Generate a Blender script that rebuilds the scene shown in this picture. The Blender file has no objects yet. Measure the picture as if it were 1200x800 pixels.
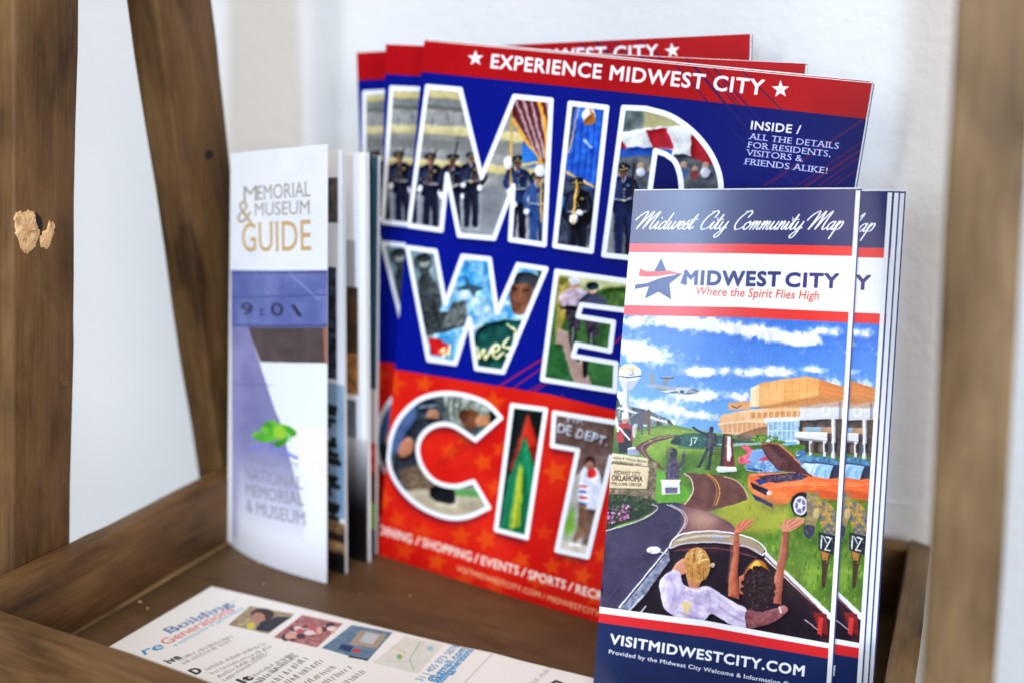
import bpy, bmesh, math, random
import numpy as np
from mathutils import Vector, Matrix

random.seed(7)
RNG = np.random.default_rng(7)
SC = bpy.context.scene
COL = SC.collection
MM = 0.001

# ------------------------------------------------------------------ camera
# origin = front left inner corner of the tray, x along the tray, y to the wall, metres
CAM = np.array([351.35, -288.23, 272.79]) * MM
RV = np.array([0.91466, 0.39866, 0.06683])
UV_ = np.array([-0.16126, 0.20825, 0.96469])
FV = np.array([-0.37067, 0.89314, -0.25477])
FPX = 1251.1                      # focal length in pixels of the 1200 px wide photograph

cam = bpy.data.cameras.new('camera')
camo = bpy.data.objects.new('camera', cam)
COL.objects.link(camo)
m = Matrix(((RV[0], UV_[0], -FV[0], CAM[0]), (RV[1], UV_[1], -FV[1], CAM[1]),
            (RV[2], UV_[2], -FV[2], CAM[2]), (0, 0, 0, 1)))
camo.matrix_world = m
cam.sensor_width = 36
cam.lens = FPX / 1200 * 36
cam.clip_start = 0.01
cam.clip_end = 50
cam.dof.use_dof = True
cam.dof.focus_distance = 0.462
cam.dof.aperture_fstop = 3.5
cam.dof.aperture_blades = 0
SC.camera = camo

# ------------------------------------------------------------------ light
world = bpy.data.worlds.new('World')
SC.world = world
world.use_nodes = True
wn = world.node_tree; bg = wn.nodes['Background']
# the room around the shelf: warm pale walls and ceiling, a darker floor below
tcw = wn.nodes.new('ShaderNodeTexCoord'); spw = wn.nodes.new('ShaderNodeSeparateXYZ'); crw = wn.nodes.new('ShaderNodeValToRGB')
wn.links.new(tcw.outputs['Generated'], spw.inputs[0])
mrw = wn.nodes.new('ShaderNodeMapRange'); mrw.inputs[1].default_value = -1; mrw.inputs[2].default_value = 1
wn.links.new(spw.outputs[2], mrw.inputs[0]); wn.links.new(mrw.outputs[0], crw.inputs[0])
crw.color_ramp.elements[0].position = .38; crw.color_ramp.elements[0].color = (.30, .24, .18, 1)
crw.color_ramp.elements[1].position = .56; crw.color_ramp.elements[1].color = (1.0, .945, .875, 1)
wn.links.new(crw.outputs[0], bg.inputs['Color'])
bg.inputs['Strength'].default_value = 0.56

def area(name, loc, target, sx, sy, power, color):
    l = bpy.data.lights.new(name, 'AREA')
    l.shape = 'RECTANGLE'; l.size = sx; l.size_y = sy
    l.energy = power; l.color = color
    o = bpy.data.objects.new(name, l); COL.objects.link(o)
    o.location = loc
    o.rotation_euler = (Vector(target) - Vector(loc)).to_track_quat('-Z', 'Y').to_euler()
    return o
area('window_light', (0.04, -2.0, 0.52), (0.25, 0.2, 0.12), 0.14, 0.6, 13, (0.92, 0.96, 1.0))
area('blue_window_light', (0.555, -2.0, 0.62), (0.25, 0.2, 0.12), 0.09, 1.0, 27, (0.52, 0.74, 1.0))
area('far_window_light', (1.9, -1.5, 0.80), (0.2, 0.2, 0.1), 0.7, 1.0, 22, (0.96, 0.97, 1.0))
area('ceiling_light', (0.3, -0.9, 2.1), (0.2, 0.2, 0.1), 0.8, 0.8, 17, (1.0, 0.88, 0.74))

SC.view_settings.view_transform = 'Standard'
SC.view_settings.look = 'None'
SC.view_settings.exposure = 0.0
SC.view_settings.gamma = 1
SC.view_settings.use_curve_mapping = False
SC.render.engine = 'CYCLES'
SC.cycles.max_bounces = 8
SC.cycles.use_denoising = True

# ------------------------------------------------------------------ scene helpers
def tag(o, label=None, cat=None, group=None, kind=None):
    if label: o['label'] = label
    if cat: o['category'] = cat
    if group: o['group'] = group
    if kind: o['kind'] = kind
    return o

def empty(name, loc=(0, 0, 0)):
    o = bpy.data.objects.new(name, None); COL.objects.link(o)
    o.location = loc; o.empty_display_size = 0.02
    return o

def mesh_obj(name, verts, faces, mats, parent=None, uvs=None, fmat=None, smooth=False):
    me = bpy.data.meshes.new(name)
    me.from_pydata([tuple(map(float, v)) for v in verts], [], faces)
    for mt in mats: me.materials.append(mt)
    if fmat is not None:
        me.polygons.foreach_set('material_index', fmat)
    if uvs is not None:
        ul = me.uv_layers.new(name='UVMap')
        for p in me.polygons:
            for li in p.loop_indices:
                ul.data[li].uv = uvs[me.loops[li].vertex_index]
    if smooth:
        me.polygons.foreach_set('use_smooth', [True] * len(me.polygons))
    me.update()
    o = bpy.data.objects.new(name, me); COL.objects.link(o)
    if parent: o.parent = parent
    return o

def nd(nt, t, **kw):
    n = nt.nodes.new(t)
    for k, v in kw.items():
        if k in n.inputs: n.inputs[k].default_value = v
        else: setattr(n, k, v)
    return n

def mat_new(name):
    mt = bpy.data.materials.new(name); mt.use_nodes = True
    nt = mt.node_tree
    return mt, nt, nt.nodes['Principled BSDF']

def wood(name, dark, mid, light, rough=0.55, seed=0.0, scale=1.0, streak=0.5):
    """grain runs along the object's local X"""
    mt, nt, b = mat_new(name)
    tc = nd(nt, 'ShaderNodeTexCoord'); oi = nd(nt, 'ShaderNodeObjectInfo')
    add = nd(nt, 'ShaderNodeVectorMath', operation='MULTIPLY_ADD')
    cmb = nd(nt, 'ShaderNodeCombineXYZ')
    nt.links.new(oi.outputs['Random'], cmb.inputs[0]); nt.links.new(oi.outputs['Random'], cmb.inputs[1]); nt.links.new(oi.outputs['Random'], cmb.inputs[2])
    nt.links.new(cmb.outputs[0], add.inputs[0]); add.inputs[1].default_value = (3.1 + seed, 2.3, 1.7)
    nt.links.new(tc.outputs['Object'], add.inputs[2])
    def mp(s):
        n = nd(nt, 'ShaderNodeMapping'); n.inputs['Scale'].default_value = s
        nt.links.new(add.outputs[0], n.inputs['Vector']); return n
    n1 = nd(nt, 'ShaderNodeTexNoise', **{'Scale': 1.0, 'Detail': 6.0, 'Roughness': 0.62, 'Distortion': 0.5})
    nt.links.new(mp((26 * scale, 90 * scale, 90 * scale)).outputs[0], n1.inputs['Vector'])
    n2 = nd(nt, 'ShaderNodeTexNoise', **{'Scale': 1.0, 'Detail': 3.0, 'Roughness': 0.6})
    nt.links.new(mp((28 * scale, 600 * scale, 600 * scale)).outputs[0], n2.inputs['Vector'])
    n3 = nd(nt, 'ShaderNodeTexNoise', **{'Scale': 1.0, 'Detail': 3.0})
    nt.links.new(mp((14, 30, 30)).outputs[0], n3.inputs['Vector'])
    mx = nd(nt, 'ShaderNodeMix', data_type='FLOAT'); mx.inputs[0].default_value = 0.33
    nt.links.new(n1.outputs[0], mx.inputs[2]); nt.links.new(n2.outputs[0], mx.inputs[3])
    mx2 = nd(nt, 'ShaderNodeMix', data_type='FLOAT'); mx2.inputs[0].default_value = 0.45
    nt.links.new(mx.outputs[0], mx2.inputs[2]); nt.links.new(n3.outputs[0], mx2.inputs[3])
    cr = nd(nt, 'ShaderNodeValToRGB')
    e = cr.color_ramp.elements
    e[0].position = 0.36; e[0].color = (*dark, 1)
    e[1].position = 0.66; e[1].color = (*light, 1)
    k = e.new(0.5); k.color = (*mid, 1)
    nt.links.new(mx2.outputs[0], cr.inputs[0]); nt.links.new(cr.outputs[0], b.inputs['Base Color'])
    b.inputs['Roughness'].default_value = rough
    b.inputs['Specular IOR Level'].default_value = .22
    bp = nd(nt, 'ShaderNodeBump', **{'Strength': 0.35, 'Distance': 0.0006})
    nt.links.new(mx.outputs[0], bp.inputs['Height']); nt.links.new(bp.outputs[0], b.inputs['Normal'])
    return mt

M_WOOD = wood('stained_wood', (0.044, 0.020, 0.007), (0.128, 0.064, 0.023), (0.215, 0.118, 0.045))
M_WOOD_L = wood('lighter_wood', (0.080, 0.045, 0.018), (0.180, 0.110, 0.050), (0.30, 0.19, 0.090), seed=2.0)  # lighter copy of the stained wood, for the right side and the bead
M_FLOOR = wood('tray_panel_wood', (0.078, 0.043, 0.020), (0.118, 0.068, 0.033), (0.155, 0.094, 0.048), rough=0.42, seed=4.0, scale=1.4)

def plain(name, col, rough=0.6, spec=0.5):
    mt, nt, b = mat_new(name)
    b.inputs['Base Color'].default_value = (*col, 1); b.inputs['Roughness'].default_value = rough
    b.inputs['Specular IOR Level'].default_value = spec
    tc = nd(nt, 'ShaderNodeTexCoord')
    n = nd(nt, 'ShaderNodeTexNoise', **{'Scale': 900.0, 'Detail': 3.0})
    bp = nd(nt, 'ShaderNodeBump', **{'Strength': 0.08, 'Distance': 0.0002})
    nt.links.new(tc.outputs['Object'], n.inputs['Vector'])
    nt.links.new(n.outputs[0], bp.inputs['Height']); nt.links.new(bp.outputs[0], b.inputs['Normal'])
    return mt
M_PAPER = plain('white_paper', (0.80, 0.80, 0.80), 0.5)
M_NAVY = plain('navy_printed_edge', (0.03, 0.035, 0.17), 0.45)
M_KNOT = plain('dark_knot', (0.008, 0.006, 0.004), 0.8)
M_PLASTER_CHIP = plain('bare_plaster', (0.88, 0.86, 0.82), 0.8)

def printed(name, img, rough=0.32, coat=0.35, bump=0.12, spec=.4):
    mt, nt, b = mat_new(name)
    tx = nd(nt, 'ShaderNodeTexImage'); tx.image = img; tx.interpolation = 'Cubic'
    tx.extension = 'EXTEND'
    uv = nd(nt, 'ShaderNodeUVMap'); uv.uv_map = 'UVMap'
    nt.links.new(uv.outputs[0], tx.inputs['Vector'])
    nt.links.new(tx.outputs['Color'], b.inputs['Base Color'])
    b.inputs['Roughness'].default_value = rough
    b.inputs['Coat Weight'].default_value = coat
    b.inputs['Specular IOR Level'].default_value = spec
    b.inputs['Coat Roughness'].default_value = 0.22
    tc = nd(nt, 'ShaderNodeTexCoord')
    n = nd(nt, 'ShaderNodeTexNoise', **{'Scale': 26.0, 'Detail': 2.0})
    n2 = nd(nt, 'ShaderNodeTexNoise', **{'Scale': 2200.0, 'Detail': 2.0})
    nt.links.new(tc.outputs['Object'], n.inputs['Vector']); nt.links.new(tc.outputs['Object'], n2.inputs['Vector'])
    b1 = nd(nt, 'ShaderNodeBump', **{'Strength': bump, 'Distance': 0.004})
    b2 = nd(nt, 'ShaderNodeBump', **{'Strength': 0.06, 'Distance': 0.0001})
    nt.links.new(n.outputs[0], b1.inputs['Height']); nt.links.new(n2.outputs[0], b2.inputs['Height'])
    nt.links.new(b1.outputs[0], b2.inputs['Normal']); nt.links.new(b2.outputs[0], b.inputs['Normal'])
    nt.links.new(b2.outputs[0], b.inputs['Coat Normal'])
    return mt

# ------------------------------------------------------------------ curved sheets of paper
class Sheet:
    """a page: corners tl tr bl br (mm), bow(u, v) = bulge towards the viewer in mm"""
    def __init__(s, tl, tr, bl, br, bow=None):
        s.tl, s.tr, s.bl, s.br = (np.array(a, float) * MM for a in (tl, tr, bl, br))
        n = np.cross(s.br - s.bl, s.tl - s.bl); s.n = n / np.linalg.norm(n)
        s.bow = bow or (lambda u, v: 0 * u)
    def P(s, u, v):
        u = np.asarray(u, float)[..., None]; v = np.asarray(v, float)[..., None]
        p = (s.bl * (1 - u) + s.br * u) * (1 - v) + (s.tl * (1 - u) + s.tr * u) * v
        return p + s.n * (s.bow(u, v) * MM)
    def shifted(s, dx, dn, dz=0):
        """same page moved dx mm to the right and dn mm back"""
        e = s.br - s.bl; e = e / np.linalg.norm(e)
        d = e * dx * MM - s.n * dn * MM + np.array([0, 0, dz * MM])
        q = Sheet((0,) * 3, (1, 0, 0), (0, 0, 1), (1, 0, 1), s.bow)
        q.tl, q.tr, q.bl, q.br, q.n = s.tl + d, s.tr + d, s.bl + d, s.br + d, s.n
        return q
    def px(s, u, v):
        d = s.P(u, v) - CAM; z = d @ FV
        return np.stack([600 + FPX * (d @ RV) / z, 400 - FPX * (d @ UV_) / z], -1)
    def uv(s, pts):
        """position on the page of measured points of its print (Newton)"""
        pts = np.atleast_2d(np.asarray(pts, float)); u = np.full(len(pts), .5); v = u.copy(); h = 1e-4
        for _ in range(12):
            f = s.px(u, v) - pts
            a = (s.px(u + h, v) - s.px(u, v)) / h; b = (s.px(u, v + h) - s.px(u, v)) / h
            det = a[:, 0] * b[:, 1] - a[:, 1] * b[:, 0]
            u = u - (f[:, 0] * b[:, 1] - f[:, 1] * b[:, 0]) / det
            v = v - (a[:, 0] * f[:, 1] - a[:, 1] * f[:, 0]) / det
            u = np.clip(u, -2, 3); v = np.clip(v, -2, 3)
        return np.stack([u, v], 1)

def sheet_mesh(name, sh, thick, mats, parent, nu=24, nv=30, off=0.0, wob=0.0, seed=0, u0=0., u1=1., v0=0., v1=1.):
    """a real sheet: printed front (mats[0]), back and edges (mats[1])"""
    U, V = np.meshgrid(np.linspace(u0, u1, nu + 1), np.linspace(v0, v1, nv + 1))
    P = sh.P(U, V) - sh.n * off * MM
    if wob:
        r = np.random.default_rng(seed); a, b, c = r.uniform(0, 6.28, 3)
        P = P + sh.n * (wob * MM * (np.sin(V * 7 + a) * .5 + np.sin(U * 5 + V * 4 + b) * .5))[..., None]
    B = P - sh.n * thick * MM
    org = np.array(parent.location) if parent else np.zeros(3)
    n = (nu + 1) * (nv + 1)
    verts = np.concatenate([P.reshape(-1, 3), B.reshape(-1, 3)]) - org
    uvs = [(float(a), float(b)) for a, b in zip(U.ravel(), V.ravel())] * 2
    F = []; fm = []
    I = lambda i, j: j * (nu + 1) + i
    for j in range(nv):
        for i in range(nu):
            F.append((I(i, j), I(i + 1, j), I(i + 1, j + 1), I(i, j + 1))); fm.append(0)
            F.append((n + I(i, j), n + I(i, j + 1), n + I(i + 1, j + 1), n + I(i + 1, j))); fm.append(1)
    rim = [I(i, 0) for i in range(nu)] + [I(nu, j) for j in range(nv)] + [I(i, nv) for i in range(nu, 0, -1)] + [I(0, j) for j in range(nv, 0, -1)]
    for k in range(len(rim)):
        a, b = rim[k], rim[(k + 1) % len(rim)]
        F.append((a, n + a, n + b, b)); fm.append(1)
    o = mesh_obj(name, verts, F, mats, parent, uvs, fm, smooth=False)
    me = o.data
    me.polygons.foreach_set('use_smooth', [k == 0 or True for k in fm])
    bm = bmesh.new(); bm.from_mesh(me)
    for e in bm.edges:
        if len(e.link_faces) == 2 and e.link_faces[0].normal.angle(e.link_faces[1].normal, 0) > 0.6: e.smooth = False
    bm.to_mesh(me); bm.free()
    return o

# ------------------------------------------------------------------ lettering outlines
_fc = {}
def glyphs(s, bold=0.0):
    """directed outline edges (N,4) of a line of text, em units, and its width"""
    key = (s, bold)
    if key in _fc: return _fc[key]
    cu = bpy.data.curves.new('t', 'FONT'); cu.body = s; cu.resolution_u = 3
    cu.space_character = 1 + max(bold, 0) * 3.0
    o = bpy.data.objects.new('t', cu); COL.objects.link(o)
    me = o.to_mesh(); co = [(round(v.co.x, 5), round(v.co.y, 5)) for v in me.vertices]
    ed = {}
    for p in me.polygons:
        vs = [co[i] for i in p.vertices]
        if p.normal.z < 0: vs = vs[::-1]
        for a, b in zip(vs, vs[1:] + vs[:1]): ed[(a, b)] = 1
    E = np.array([(*a, *b) for a, b in ed if (b, a) not in ed and a != b], float).reshape(-1, 4)
    o.to_mesh_clear(); bpy.data.objects.remove(o); bpy.data.curves.remove(cu)
    w0 = min(E[:, 0].min(), E[:, 2].min()); w1 = max(E[:, 0].max(), E[:, 2].max())
    E[:, [0, 2]] -= w0
    _fc[key] = (E, w1 - w0)
    return _fc[key]

CAPH = 0.682
def rect_edges(x0, y0, x1, y1):
    return [(x0, y0, x1, y0), (x1, y0, x1, y1), (x1, y1, x0, y1), (x0, y1, x0, y0)]

SCRIPT = {
 'i': (.5, [[(-.1, .25), (.15, .95), (.1, .25), (.25, 0), (.5, .25)], [(.3, 1.45), (.33, 1.5)]]),
 'd': (1.0, [[(.72, .85), (.4, 1), (.08, .6), (.1, .12), (.32, 0), (.62, .5), (.85, 2.1)], [(.85, 2.1), (.68, .3), (.82, 0), (1.05, .25)]]),
 'w': (1.2, [[(0, .3), (.12, .98), (.08, .2), (.28, 0), (.55, .5), (.62, .98), (.56, .2), (.75, 0), (1.02, .5), (1.1, 1.0), (1.3, .85)]]),
 'e': (.62, [[(0, .3), (.42, .6), (.45, .9), (.27, 1), (.05, .6), (.1, .12), (.33, 0), (.65, .28)]]),
 's': (.6, [[(-.05, .25), (.32, 1.1), (.3, .8), (.48, .35), (.3, 0), (.02, .1)], [(.3, 0), (.62, .25)]]),
 't': (.55, [[(-.05, .25), (.32, 1.9), (.16, .3), (.32, 0), (.6, .28)], [(-.12, 1.2), (.62, 1.3)]]),
 'y': (.85, [[(0, .3), (.12, .98), (.08, .22), (.28, 0), (.6, .5), (.72, 1)], [(.72, 1), (.52, -.6), (.22, -1.1), (.0, -.8), (.45, -.15), (.88, .25)]]),
 'o': (.8, [[(.38, 1), (.06, .7), (.08, .12), (.36, 0), (.62, .5), (.45, 1), (.4, .85), (.88, .85)]]),
 'm': (1.1, [[(0, .6), (.14, 1), (.06, 0)], [(.08, .3), (.36, 1), (.48, .85), (.4, 0)], [(.42, .3), (.7, 1), (.82, .85), (.74, .2), (.88, 0), (1.12, .25)]]),
 'n': (.8, [[(0, .6), (.14, 1), (.06, 0)], [(.08, .3), (.4, 1), (.52, .85), (.45, .2), (.6, 0), (.82, .25)]]),
 'u': (.88, [[(-.05, .3), (.14, 1), (.08, .25), (.25, 0), (.55, .5), (.64, 1)], [(.64, 1), (.56, .2), (.7, 0), (.9, .25)]]),
 'a': (.92, [[(.6, .85), (.36, 1), (.06, .6), (.1, .1), (.3, 0), (.55, .5), (.66, 1)], [(.66, 1), (.58, .2), (.72, 0), (.95, .25)]]),
 'p': (.8, [[(-.05, .4), (.17, 1), (-.05, -1.15)], [(.08, .4), (.42, 1), (.62, .8), (.5, .15), (.22, 0)]]),
 'M': (2.05, [[(-.55, 1.2), (-.3, 1.75), (.2, 2.3), (.42, 2.0), (.1, 0)], [(.1, 0.05), (.6, 1.4), (1.02, 2.3), (1.0, 1.6), (.82, .05)], [(.82, .05), (1.3, 1.5), (1.78, 2.3), (1.62, 1.2), (1.56, .3), (1.72, 0), (2.05, .3)]]),
 'C': (1.15, [[(1.12, 1.55), (1.28, 2.15), (.95, 2.4), (.35, 1.7), (.1, .7), (.35, 0), (.85, .1), (1.2, .42)], [(1.0, 2.38), (.5, 2.3)]]),
 ' ': (.75, []),
}

def catmull(p, n=8, closed=False):
    p = np.asarray(p, float)
    if len(p) < 3 and not closed: return p
    q = np.vstack([p[-1], p, p[0], p[1]]) if closed else np.vstack([2 * p[0] - p[1], p, 2 * p[-1] - p[-2]])
    out = []; t = np.linspace(0, 1, n, endpoint=False)[:, None]
    for i in range(1, len(q) - 2):
        a, b, c, d = q[i - 1], q[i], q[i + 1], q[i + 2]
        out.append(.5 * (2 * b + (c - a) * t + (2 * a - 5 * b + 4 * c - d) * t ** 2 + (3 * b - a - 3 * c + d) * t ** 3))
    out = np.vstack(out)
    return out if closed else np.vstack([out, p[-1]])

def star_pts(cx, cy, r, rot=0, inner=.40):
    return [(cx + (r if k % 2 == 0 else r * inner) * math.sin(rot + k * math.pi / 5),
             cy - (r if k % 2 == 0 else r * inner) * math.cos(rot + k * math.pi / 5)) for k in range(10)]

# ------------------------------------------------------------------ print shop: a small rasteriser for flat print
def fbm(h, w, cell, seed, octaves=4, pers=.55):
    r = np.random.default_rng(seed); out = np.zeros((h, w), np.float32); amp = 1; tot = 0
    for k in range(octaves):
        c = max(cell / 2 ** k, 1.5); gh, gw = int(h / c) + 3, int(w / c) + 3
        g = r.random((gh, gw)).astype(np.float32)
        y = np.arange(h) / c; x = np.arange(w) / c
        yi = y.astype(int); xi = x.astype(int)
        fy = (y - yi); fx = (x - xi); fy = (fy * fy * (3 - 2 * fy))[:, None]; fx = (fx * fx * (3 - 2 * fx))[None]
        a = g[yi][:, xi]; b = g[yi][:, xi + 1]; c_ = g[yi + 1][:, xi]; d = g[yi + 1][:, xi + 1]
        out += amp * ((a * (1 - fx) + b * fx) * (1 - fy) + (c_ * (1 - fx) + d * fx) * fy)
        tot += amp; amp *= pers
    return out / tot

def blur(a, r):
    r = int(round(r))
    if r < 1: return a
    for _ in range(2):
        for ax in (0, 1):
            p = np.concatenate([np.repeat(np.take(a, [0], ax), r + 1, ax), a, np.repeat(np.take(a, [-1], ax), r, ax)], ax)
            c = np.cumsum(p, axis=ax, dtype=np.float64)
            n = a.shape[ax]
            a = ((np.take(c, range(2 * r + 1, 2 * r + 1 + n), ax) - np.take(c, range(0, n), ax)) / (2 * r + 1)).astype(np.float32)
    return a

class Print:
    def __init__(s, sheet, wmm, hmm, res, col=(255, 255, 255)):
        s.sh, s.wm, s.hm = sheet, wmm, hmm
        s.W, s.H = int(wmm * res), int(hmm * res); s.res = res
        s.a = np.empty((s.H, s.W, 3), np.float32); s.a[:] = np.array(col) / 255
        c = sheet.px(np.array([.1, .9, .5, .5]), np.array([.5, .5, .1, .9]))
        s.k = math.sqrt(.8 * s.W / np.linalg.norm(c[1] - c[0]) * .8 * s.H / np.linalg.norm(c[3] - c[2]))
        s.ox = s.oy = 0; s.zs = 1.0
        s._n = {}
    def z(s, ox=0, oy=0, zs=1.0): s.ox, s.oy, s.zs = ox, oy, zs; return s
    def t(s, pts):
        p = np.asarray(pts, float) / s.zs + np.array([s.ox, s.oy])
        return s.sh.uv(p) * np.array([s.W, s.H])
    def noise(s, cell, seed=0):
        if (cell, seed) not in s._n: s._n[(cell, seed)] = fbm(s.H, s.W, cell, seed)
        return s._n[(cell, seed)]
    # masks: (y0, y1, x0, x1, array)
    def fillmask(s, E):
        pad = 1
        x0 = int(max(0, np.floor(min(E[:, 0].min(), E[:, 2].min())) - pad)); x1 = int(min(s.W, np.ceil(max(E[:, 0].max(), E[:, 2].max())) + pad))
        y0 = int(max(0, np.floor(min(E[:, 1].min(), E[:, 3].min())) - pad)); y1 = int(min(s.H, np.ceil(max(E[:, 1].max(), E[:, 3].max())) + pad))
        if x1 <= x0 or y1 <= y0: return None
        SS = 4; w = x1 - x0; R = (y1 - y0) * SS
        ys = y0 + (np.arange(R) + .5) / SS
        D = np.zeros((R, w + 2))
        for c in range(0, len(E), 400):
            e = E[c:c + 400]; e = e[e[:, 1] != e[:, 3]]
            if not len(e): continue
            xa, ya, xb, yb = e.T
            hit = (ys[:, None] >= np.minimum(ya, yb)) & (ys[:, None] < np.maximum(ya, yb))
            ri, ei = np.nonzero(hit)
            x = xa[ei] + (ys[ri] - ya[ei]) * (xb[ei] - xa[ei]) / (yb[ei] - ya[ei]) - x0
            sg = np.where(yb[ei] > ya[ei], 1.0, -1.0)
            x = np.clip(x, 0, w); xi = np.minimum(x.astype(int), w); fr = x - xi
            np.add.at(D, (ri, xi), sg * (1 - fr)); np.add.at(D, (ri, xi + 1), sg * fr)
        cov = np.clip(np.abs(np.cumsum(D, 1)[:, :w]), 0, 1).reshape(y1 - y0, SS, w).mean(1)
        return (y0, y1, x0, x1, cov.astype(np.float32))
    def linemask(s, segs, w):
        """segs (N,4) tex px, w widths (scalar or (N,))"""
        segs = np.asarray(segs, float); w = np.broadcast_to(np.asarray(w, float), (len(segs),))
        p = w.max() / 2 + 2
        x0 = int(max(0, segs[:, [0, 2]].min() - p)); x1 = int(min(s.W, segs[:, [0, 2]].max() + p + 1))
        y0 = int(max(0, segs[:, [1, 3]].min() - p)); y1 = int(min(s.H, segs[:, [1, 3]].max() + p + 1))
        if x1 <= x0 or y1 <= y0: return None
        M = np.zeros((y1 - y0, x1 - x0), np.float32)
        for (xa, ya, xb, yb), ww in zip(segs, w):
            q = ww / 2 + 1.5
            a0 = int(max(x0, min(xa, xb) - q)); a1 = int(min(x1, max(xa, xb) + q + 1))
            b0 = int(max(y0, min(ya, yb) - q)); b1 = int(min(y1, max(ya, yb) + q + 1))
            if a1 <= a0 or b1 <= b0: continue
            X = np.arange(a0, a1)[None] + .5; Y = np.arange(b0, b1)[:, None] + .5
            dx, dy = xb - xa, yb - ya; L = dx * dx + dy * dy + 1e-9
            tt = np.clip(((X - xa) * dx + (Y - ya) * dy) / L, 0, 1)
            d = np.sqrt((X - xa - tt * dx) ** 2 + (Y - ya - tt * dy) ** 2)
            m_ = np.clip(ww / 2 - d + .5, 0, 1)
            v = M[b0 - y0:b1 - y0, a0 - x0:a1 - x0]; np.maximum(v, m_, out=v)
        return (y0, y1, x0, x1, M)
    def soft(s, mk, r):
        if mk is None or r < .5: return mk
        y0, y1, x0, x1, M = mk; p = int(r * 2.5) + 1
        Y0, Y1, X0, X1 = max(0, y0 - p), min(s.H, y1 + p), max(0, x0 - p), min(s.W, x1 + p)
        A = np.zeros((Y1 - Y0, X1 - X0), np.float32); A[y0 - Y0:y1 - Y0, x0 - X0:x1 - X0] = M
        return (Y0, Y1, X0, X1, blur(A, r))
    def ink(s, mk, col, al=1.0, tex=0.0, cell=14, seed=1, col2=None):
        if mk is None: return
        y0, y1, x0, x1, M = mk
        if isinstance(col, np.ndarray) and col.ndim == 3: c = col[y0:y1, x0:x1]
        else: c = np.array(col, np.float32)[:3] / 255 * np.ones((y1 - y0, x1 - x0, 1), np.float32)
        if col2 is not None:
            n = np.clip((s.noise(cell, seed)[y0:y1, x0:x1, None] - .5) * 2.2 + .42, 0, 1)
            c = c * (1 - n) + np.array(col2, np.float32) / 255 * n
        if tex:
            c = c * (1 + tex * (s.noise(cell, seed + 50)[y0:y1, x0:x1, None] - .5) * 2.5)
        M = (M * al)[..., None]
        s.a[y0:y1, x0:x1] = s.a[y0:y1, x0:x1] * (1 - M) + np.clip(c, 0, 1) * M
    def edges(s, pts): 
        p = s.t(pts); return np.hstack([p, np.roll(p, -1, 0)])
    # drawing in measured points of the print
    def P(s, pts, col, al=1., sm=False, soft=0, **k):
        if sm: pts = catmull(pts, 6, True)
        s.ink(s.soft(s.fillmask(s.edges(pts)), soft / s.zs * s.k), col, al, **k)
    def S(s, pts, w, col, al=1., sm=False, closed=False, soft=0, **k):
        if sm: pts = catmull(pts, 6, closed)
        pts = np.asarray(pts, float)
        if closed: pts = np.vstack([pts, pts[:1]])
        # subdivide so that long lines follow the page
        p = s.t(pts); ww = np.asarray(w, float) / s.zs * s.k
        s.ink(s.soft(s.linemask(np.hstack([p[:-1], p[1:]]), ww), soft / s.zs * s.k), col, al, **k)
    def O(s, x, y, rx, ry, col, al=1., rot=0, soft=0, n=20, **k):
        a = np.linspace(0, 2 * math.pi, n, endpoint=False); c, d = math.cos(rot), math.sin(rot)
        X, Y = rx * np.cos(a), ry * np.sin(a)
        s.P(np.stack([x + X * c - Y * d, y + X * d + Y * c], 1), col, al, soft=soft, **k)
    def frame(s, A, B, h):
        """baseline A-B in mm on the page, and cap height in mm"""
        S_ = np.array([s.wm, s.hm]); k = lambda q: s.t([q])[0] / np.array([s.W, s.H]) * S_
        a, b = k(A), k(B); e = b - a; L = np.linalg.norm(e); e = e / L
        up = np.array([-e[1], e[0]])
        c = k((A[0], A[1] - 10 * s.zs)); sc = np.linalg.norm(c - a) / (10 * s.zs)
        return a, e, up, L, h * sc
    def T(s, txt, A, B, h, col, bold=0., serif=0., shear=0., al=1., soft=0, stroke=0, **k):
        E, w = glyphs(txt, bold)
        a, e, up, L, hm = s.frame(A, B, h)
        E = E.copy()
        if serif:
            ext = []
            for xa, ya, xb, yb in E:
                if abs(ya - yb) < 1e-3 and .03 < abs(xa - xb) < .2 and (abs(ya) < .03 or abs(ya - CAPH) < .03):
                    l, r = min(xa, xb) - serif, max(xa, xb) + serif; t_ = min(serif * .75, .06)
                    ext += rect_edges(l, ya, r, ya + t_) if ya < .3 else rect_edges(l, ya - t_, r, ya)
            if ext: E = np.vstack([E, np.array(ext)])
        sx = L / w; sy = hm / CAPH
        def f(x, y):
            q = a + np.outer(x * sx + shear * y * sy, e) + np.outer(y * sy, up)
            return q * np.array([s.W / s.wm, s.H / s.hm])
        p = np.hstack([f(E[:, 0], E[:, 1]), f(E[:, 2], E[:, 3])])
        mk = s.fillmask(p)
        if bold > 0 and mk is not None:
            lm = s.linemask(p, bold * 2 * sy * s.res)
            if lm is not None:
                Y0, Y1, X0, X1 = min(mk[0], lm[0]), max(mk[1], lm[1]), min(mk[2], lm[2]), max(mk[3], lm[3])
                A = np.zeros((Y1 - Y0, X1 - X0), np.float32)
                for y0, y1, x0, x1, M in (mk, lm):
                    v = A[y0 - Y0:y1 - Y0, x0 - X0:x1 - X0]; np.maximum(v, M, out=v)
                mk = (Y0, Y1, X0, X1, A)
        s.ink(s.soft(mk, soft * s.k), col, al, **k)
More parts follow.
